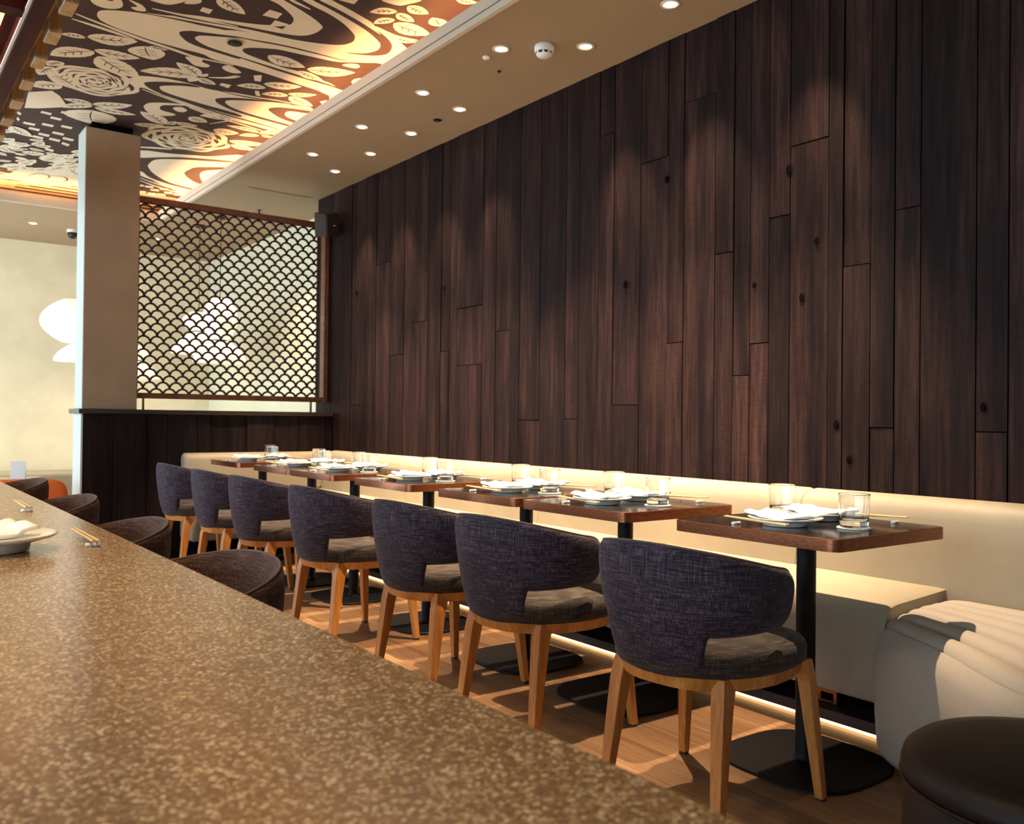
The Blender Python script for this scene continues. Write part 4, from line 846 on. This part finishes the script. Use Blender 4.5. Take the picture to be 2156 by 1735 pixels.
for i, ty in enumerate(TY):
    jr = random.Random(20 + i); j = lambda s=0.008: jr.uniform(-s, s)
    on = ' on the %s table' % ORDN[i] if i in (0, 6) else ' on the %s table from the camera' % ORDN[i]
    for side, (px_, py_) in (('chair', (-0.125, -0.010)), ('bench', (0.115, 0.030))):
        x_ = TX + px_ + j(); y_ = ty + py_ + j()
        put('plate', pm, (x_, y_, ZT), 0, 'white footed plate%s, %s side' % (on, side), 'plate', 'plates on the small tables')
        put('napkin', nm[jr.randrange(4)], (x_, y_, ZT), PI / 2 + j(0.25) + (PI if side == 'bench' else 0), 'folded white napkin on the plate%s, %s side' % (on, side), 'napkin', 'napkins on the small tables')
    for side, (gx, gy) in (('chair', (0.000, -0.168)), ('bench', (0.135, 0.205))):
        x_ = TX + gx + j(); y_ = ty + gy + j()
        put('coaster', csm, (x_, y_, ZT), 0, 'round cream paper coaster under the %s-side tumbler%s' % (side, on), 'coaster', 'coasters on the small tables')
        put('tumbler', glm, (x_, y_, ZT + 0.0042), 0, 'clear glass tumbler%s, %s' % (on, 'nearer the chair' if side == 'chair' else 'toward the bench'), 'glass', 'tumblers on the small tables')
    for side, (sx_, sy_, r_) in (('chair', (-0.226, 0.015, 0.02)), ('bench', (0.235, -0.085, PI + 0.02))):
        x_ = TX + sx_ + j(0.004); y_ = ty + sy_ + j(); rz = r_ + j(0.06)
        yo = 0.070
        chops((x_, y_, ZT + 0.0045), rz, 'pair of pale wooden chopsticks%s, %s side' % (on, side), 'chopsticks on the small tables')
        put('chopstick_rest', rsm, (x_ - math.sin(rz) * yo, y_ + math.cos(rz) * yo, ZT), rz, 'small white chopstick rest%s, %s side' % (on, side), 'chopstick rest', 'chopstick rests on the small tables')
# ------------------------------------------------------------------ communal table in the foreground
ct = tag(empty('communal_table', (-0.45, 2.2, 0)), 'long brown speckled stone communal table filling the foreground', 'table')
obj('worktop', Geo().box(-1.02, 1.02, -3.4, 3.1, 0.712, 0.750), M['quartz'], ct, bevel=0.003)
obj('apron', Geo().box(-0.70, 0.55, -3.0, 2.7, 0.66, 0.712), M['steel'], ct)
for yy in (-2.6, -0.1, 2.4): obj('pedestal', Geo().box(-0.30, 0.16, yy - 0.20, yy + 0.20, 0.0, 0.66), M['plank_end'], ct, bevel=0.004)
cp = put('plate', pm, (0.258, 2.355, 0.7505), 0, 'large white plate on the speckled communal table at the left edge', 'plate', 'plates on the communal table')
cp.scale = (1.25, 1.25, 1.5)
cpn = put('napkin', nm[1], (0.241, 2.36, 0.7545), 0.4, 'folded white napkin on the plate on the communal table', 'napkin', 'napkins on the communal table')
cpn.scale = (1.05, 1.0, 1.35)
def chops_on_rest(x_, y_, rz, lab_a, lab_b):
    chops((x_, y_, 0.7505 + 0.0045), rz, lab_a, 'chopsticks on the communal table')
    put('chopstick_rest', rsm, (x_ - math.sin(rz) * -0.085, y_ + math.cos(rz) * -0.085, 0.7505), rz, lab_b, 'chopstick rest', 'chopstick rests on the communal table')
chops_on_rest(0.470, 2.415, PI * 0 + 0.03, 'wooden chopsticks on the communal table beside the large plate', 'white chopstick rest beside the large plate on the communal table')
chops_on_rest(0.462, 3.36, 0.03, 'wooden chopsticks farther along the communal table', 'chopstick rest farther along the communal table')

# white card standing on a low far table
ft = tag(empty('side_table', (1.02, 8.16, 0)), 'low dark table in the far room behind the orange chair', 'table')
obj('tabletop', Geo().prism(rrect(-0.25, 0.25, -0.25, 0.25, 0.03), 0.525, 0.55), M['tabletop'], ft, bevel=0.002)
obj('column', Geo().lathe([(0.03, 0.012), (0.03, 0.525)], 20), M['steel'], ft, smooth=True, autosmooth=40)
obj('base_plate', Geo().prism(rrect(-0.2, 0.2, -0.2, 0.2, 0.05), 0.0, 0.012), M['steel'], ft)
cd = tag(empty('table_card', (1.07, 8.0, 0.5505), math.radians(-12)), 'folded white card standing behind the orange chair', 'card')
for nm_, sgn in (('front_leaf', -1), ('back_leaf', 1)):
    obj(nm_, Geo().add([(-0.052, sgn * 0.030, 0), (0.052, sgn * 0.030, 0), (0.052, sgn * 0.002, 0.145), (-0.052, sgn * 0.002, 0.145), (-0.052, sgn * 0.027, 0), (0.052, sgn * 0.027, 0), (0.052, sgn * 0.0002, 0.145), (-0.052, sgn * 0.0002, 0.145)], [(0, 1, 2, 3), (7, 6, 5, 4), (0, 4, 5, 1), (1, 5, 6, 2), (2, 6, 7, 3), (3, 7, 4, 0)]), M['card'], cd)

# ------------------------------------------------------------------ banquette along the plank wall
bq = tag(empty('banquette', (2.98, 4.0, 0)), 'long cream leather banquette along the dark plank wall', 'bench')
bx_, by_, _ = bq.location
def rounded_profile(pts, r, n=5):
    out = []; L = len(pts)
    for i in range(L):
        p0, p1, p2 = Vector(pts[i - 1]), Vector(pts[i]), Vector(pts[(i + 1) % L])
        rr = r[i]
        if rr <= 0: out.append(tuple(p1)); continue
        d0 = (p0 - p1).normalized(); d2 = (p2 - p1).normalized()
        a_ = p1 + d0 * rr; c_ = p1 + d2 * rr
        for k in range(n + 1):
            t = k / n; out.append(tuple((1 - t) ** 2 * a_ + 2 * t * (1 - t) * p1 + t * t * c_))
    return out
# profile in (depth from wall face, z): depth 0 at wall
seat_prof = rounded_profile([(0.02, 0.150), (0.545, 0.150), (0.560, 0.475), (0.02, 0.500)], [0, 0.02, 0.085, 0.01])
back_prof = rounded_profile([(0.010, 0.430), (0.172, 0.430), (0.125, 0.800), (0.010, 0.800)], [0, 0.03, 0.075, 0.03])
def cushion_run(name, prof, u0, u1, place, mat, parent, puff=0.012, n=14):
    # extrude the profile from u0 to u1, drawn in a little at both ends like a stuffed cushion
    g = Geo(); rings = []
    cxp = sum(p_[0] for p_ in prof) / len(prof); czp = sum(p_[1] for p_ in prof) / len(prof)
    us = [0, 0.012, 0.035, 0.08] + [0.2, 0.35, 0.5, 0.65, 0.8] + [0.92, 0.965, 0.988, 1]
    L = u1 - u0
    for k, f in enumerate(us):
        u = u0 + L * (f if 0.1 < f < 0.9 else (f * 0.6 / L if f < 0.5 else 1 - (1 - f) * 0.6 / L) if L > 0.6 else f)
        e = min(f, 1 - f); dr = puff * (1 - min(1.0, e / 0.035) ** 0.5)
        rr = []
        for d_, z_ in prof:
            s_ = Vector((d_ - cxp, z_ - czp)); l_ = max(1e-6, s_.length)
            q_ = s_ * max(0.0, (l_ - dr) / l_)
            rr.append(place(cxp + q_.x, u, czp + q_.y))
        rings.append(rr)
    g.loft(rings); return obj(name, g, mat, parent, smooth=True, autosmooth=50)
pl_main = lambda d_, u, z_: (XW - 0.008 - d_ - bx_, u - by_, z_)
for y0, y1 in ((1.602, 2.95), (2.95, 4.40), (4.40, 5.75), (5.75, 6.88)):
    cushion_run('seat_cushion', seat_prof, y0 + 0.001, y1 - 0.001, pl_main, M['bench'], bq, 0.008)
for y0, y1 in ((-1.2, 0.6), (0.6, 2.225), (2.225, 3.92), (3.92, 5.4), (5.4, 6.76)):
    cushion_run('back_cushion', back_prof, y0 + 0.001, y1 - 0.001, pl_main, M['bench'], bq, 0.010)
# short return along the partition
pl_ret = lambda d_, u, z_: (u - bx_, YP - 0.012 - d_ - by_, z_)
ret_seat = rounded_profile([(0.02, 0.150), (0.30, 0.150), (0.31, 0.470), (0.02, 0.495)], [0, 0.02, 0.07, 0.01])
ret_back = rounded_profile([(0.010, 0.490), (0.150, 0.490), (0.110, 0.790), (0.010, 0.790)], [0, 0.03, 0.06, 0.03])
cushion_run('seat_cushion', ret_seat, 2.0, 2.66, pl_ret, M['bench'], bq, 0.02)
cushion_run('back_cushion', ret_back, 2.0, 3.10, pl_ret, M['bench'], bq, 0.03)
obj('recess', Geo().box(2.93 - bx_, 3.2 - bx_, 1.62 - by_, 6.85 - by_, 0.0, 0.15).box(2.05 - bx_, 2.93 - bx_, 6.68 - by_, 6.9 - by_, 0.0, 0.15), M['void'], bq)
obj('plinth_board', Geo().box(2.795 - bx_, 2.93 - bx_, 1.62 - by_, 6.62 - by_, 0.014, 0.052), M['cap'], bq, bevel=0.002)
obj('light_strip', Geo().box(2.80 - bx_, 2.81 - bx_, 1.64 - by_, 6.55 - by_, 0.003, 0.012), M['plinth_led'], bq)
# socket under the bench
skt = tag(empty('floor_socket', (2.88, 1.93, 0.052)), 'small brass socket box on the plinth under the bench', 'socket')
obj('box', Geo().box(-0.02, 0.02, -0.045, 0.045, 0.0, 0.05), M['copper'], skt, bevel=0.004)
obj('opening', Geo().box(-0.022, -0.02, -0.03, 0.02, 0.012, 0.038), M['void'], skt)

# channel-tufted seat curving out at the near end
tf = tag(empty('tufted_seat', (2.70, 0.6, 0)), 'stone grey curved seat with stitched channels at the right edge', 'bench')
FC = [(2.605, 1.592), (2.535, 1.475), (2.41, 1.27), (2.27, 1.10), (2.18, 0.94), (2.15, 0.72), (2.15, 0.40), (2.15, 0.0), (2.15, -0.5), (2.15, -1.1)]
FD = catmull(FC, 8, False)
arc = [0.0]
for k in range(1, len(FD)): arc.append(arc[-1] + math.dist(FD[k], FD[k - 1]))
def front_at(u):
    for k in range(1, len(FD)):
        if arc[k] >= u or k == len(FD) - 1:
            f = min(1.0, (u - arc[k - 1]) / max(1e-6, arc[k] - arc[k - 1]))
            return (FD[k - 1][0] + (FD[k][0] - FD[k - 1][0]) * f, FD[k - 1][1] + (FD[k][1] - FD[k - 1][1]) * f)
LT = arc[-1]
us = [0.0, 0.004, 0.012, 0.025, 0.045, 0.07, 0.10] + [0.10 + (LT - 0.10) * k / 40 for k in range(1, 41)]
NCH = 6
def tuft_row(u):
    fx, fy = front_at(u); gx, gy = 3.060, 1.597 - (1.597 + 1.1) * u / LT
    D = math.hypot(gx - fx, gy - fy); dx, dy = (gx - fx) / D, (gy - fy) / D
    e = 1 - min(1.0, u / 0.10); dr = 0.030 * (1 - math.sqrt(max(0.0, 1 - e * e)))
    prof = [(0.050, 0.018), (0.020, 0.022), (0.003, 0.045), (-0.012, 0.15), (-0.017, 0.29), (-0.008, 0.375), (0.014, 0.405), (0.045, 0.425)]
    seams = []
    for k in range(NCH):
        w_ = (D - 0.05) / NCH; b0 = 0.05 + w_ * k
        for f, dz in ((0.03, -0.016), (0.14, 0.001), (0.32, 0.009), (0.5, 0.011), (0.68, 0.009), (0.86, 0.001), (0.97, -0.015)):
            c_ = (k + f) / NCH
            prof.append((b0 + w_ * f, 0.432 + 0.030 * math.sin(PI * 0.5 * min(1.0, c_ / 0.62)) + dz))
        seams.append((b0, 0.432 + 0.030 * math.sin(PI * 0.5 * min(1.0, k / NCH / 0.62)) - 0.013))
    prof += [(D, 0.455), (D, 0.018)]
    def place(d_, z_):
        z_ = 0.22 + (z_ - 0.22) * (1 - dr / 0.24) ; d_ = d_ + dr * (1 - 2 * d_ / D)
        return (fx + dx * d_ - 2.70, fy + dy * d_ - 0.6, max(0.0, z_))
    return [place(*q_) for q_ in prof], [place(*q_) for q_ in seams]
rows = [tuft_row(u) for u in us]
obj('upholstery', Geo().loft([r_[0] for r_ in rows]), M['tuft'], tf, smooth=True, autosmooth=55)
for fx_, fy_ in ((2.95, 1.25), (2.60, 1.2), (2.40, 0.6), (2.95, 0.4)): obj('foot', Geo().lathe([(0.02, 0.0), (0.02, 0.03)], 12), M['black'], tf, loc=(fx_ - 2.70, fy_ - 0.6, 0))
for k in range(NCH):
    obj('stitch_line', Geo().tube([r_[1][k] for r_ in rows], 0.0030, 5), M['void'], tf)

# round leather pouf in the near corner
pf = tag(empty('round_pouf', (1.831, 0.732, 0)), 'dark brown leather drum stool with a piped lid at the lower right', 'stool')
R_ = 0.2757
obj('body', Geo().lathe([(R_ - 0.03, 0.0), (R_ - 0.012, 0.006), (R_ - 0.004, 0.03), (R_ + 0.0, 0.2), (R_ - 0.002, 0.372), (R_ - 0.006, 0.380)], 56), M['pouf'], pf, smooth=True, autosmooth=50)
obj('lid', Geo().lathe([(R_ - 0.006, 0.382), (R_ + 0.002, 0.388), (R_ + 0.002, 0.405), (R_ - 0.004, 0.424), (R_ - 0.022, 0.438), (R_ - 0.06, 0.444), (0.12, 0.449), (0.02, 0.450)], 56), M['pouf'], pf, smooth=True, autosmooth=60)
obj('piping', Geo().tube([((R_ + 0.001) * math.cos(2 * PI * i / 56), (R_ + 0.001) * math.sin(2 * PI * i / 56), 0.381) for i in range(57)], 0.004, 6), M['pouf'], pf, smooth=True)
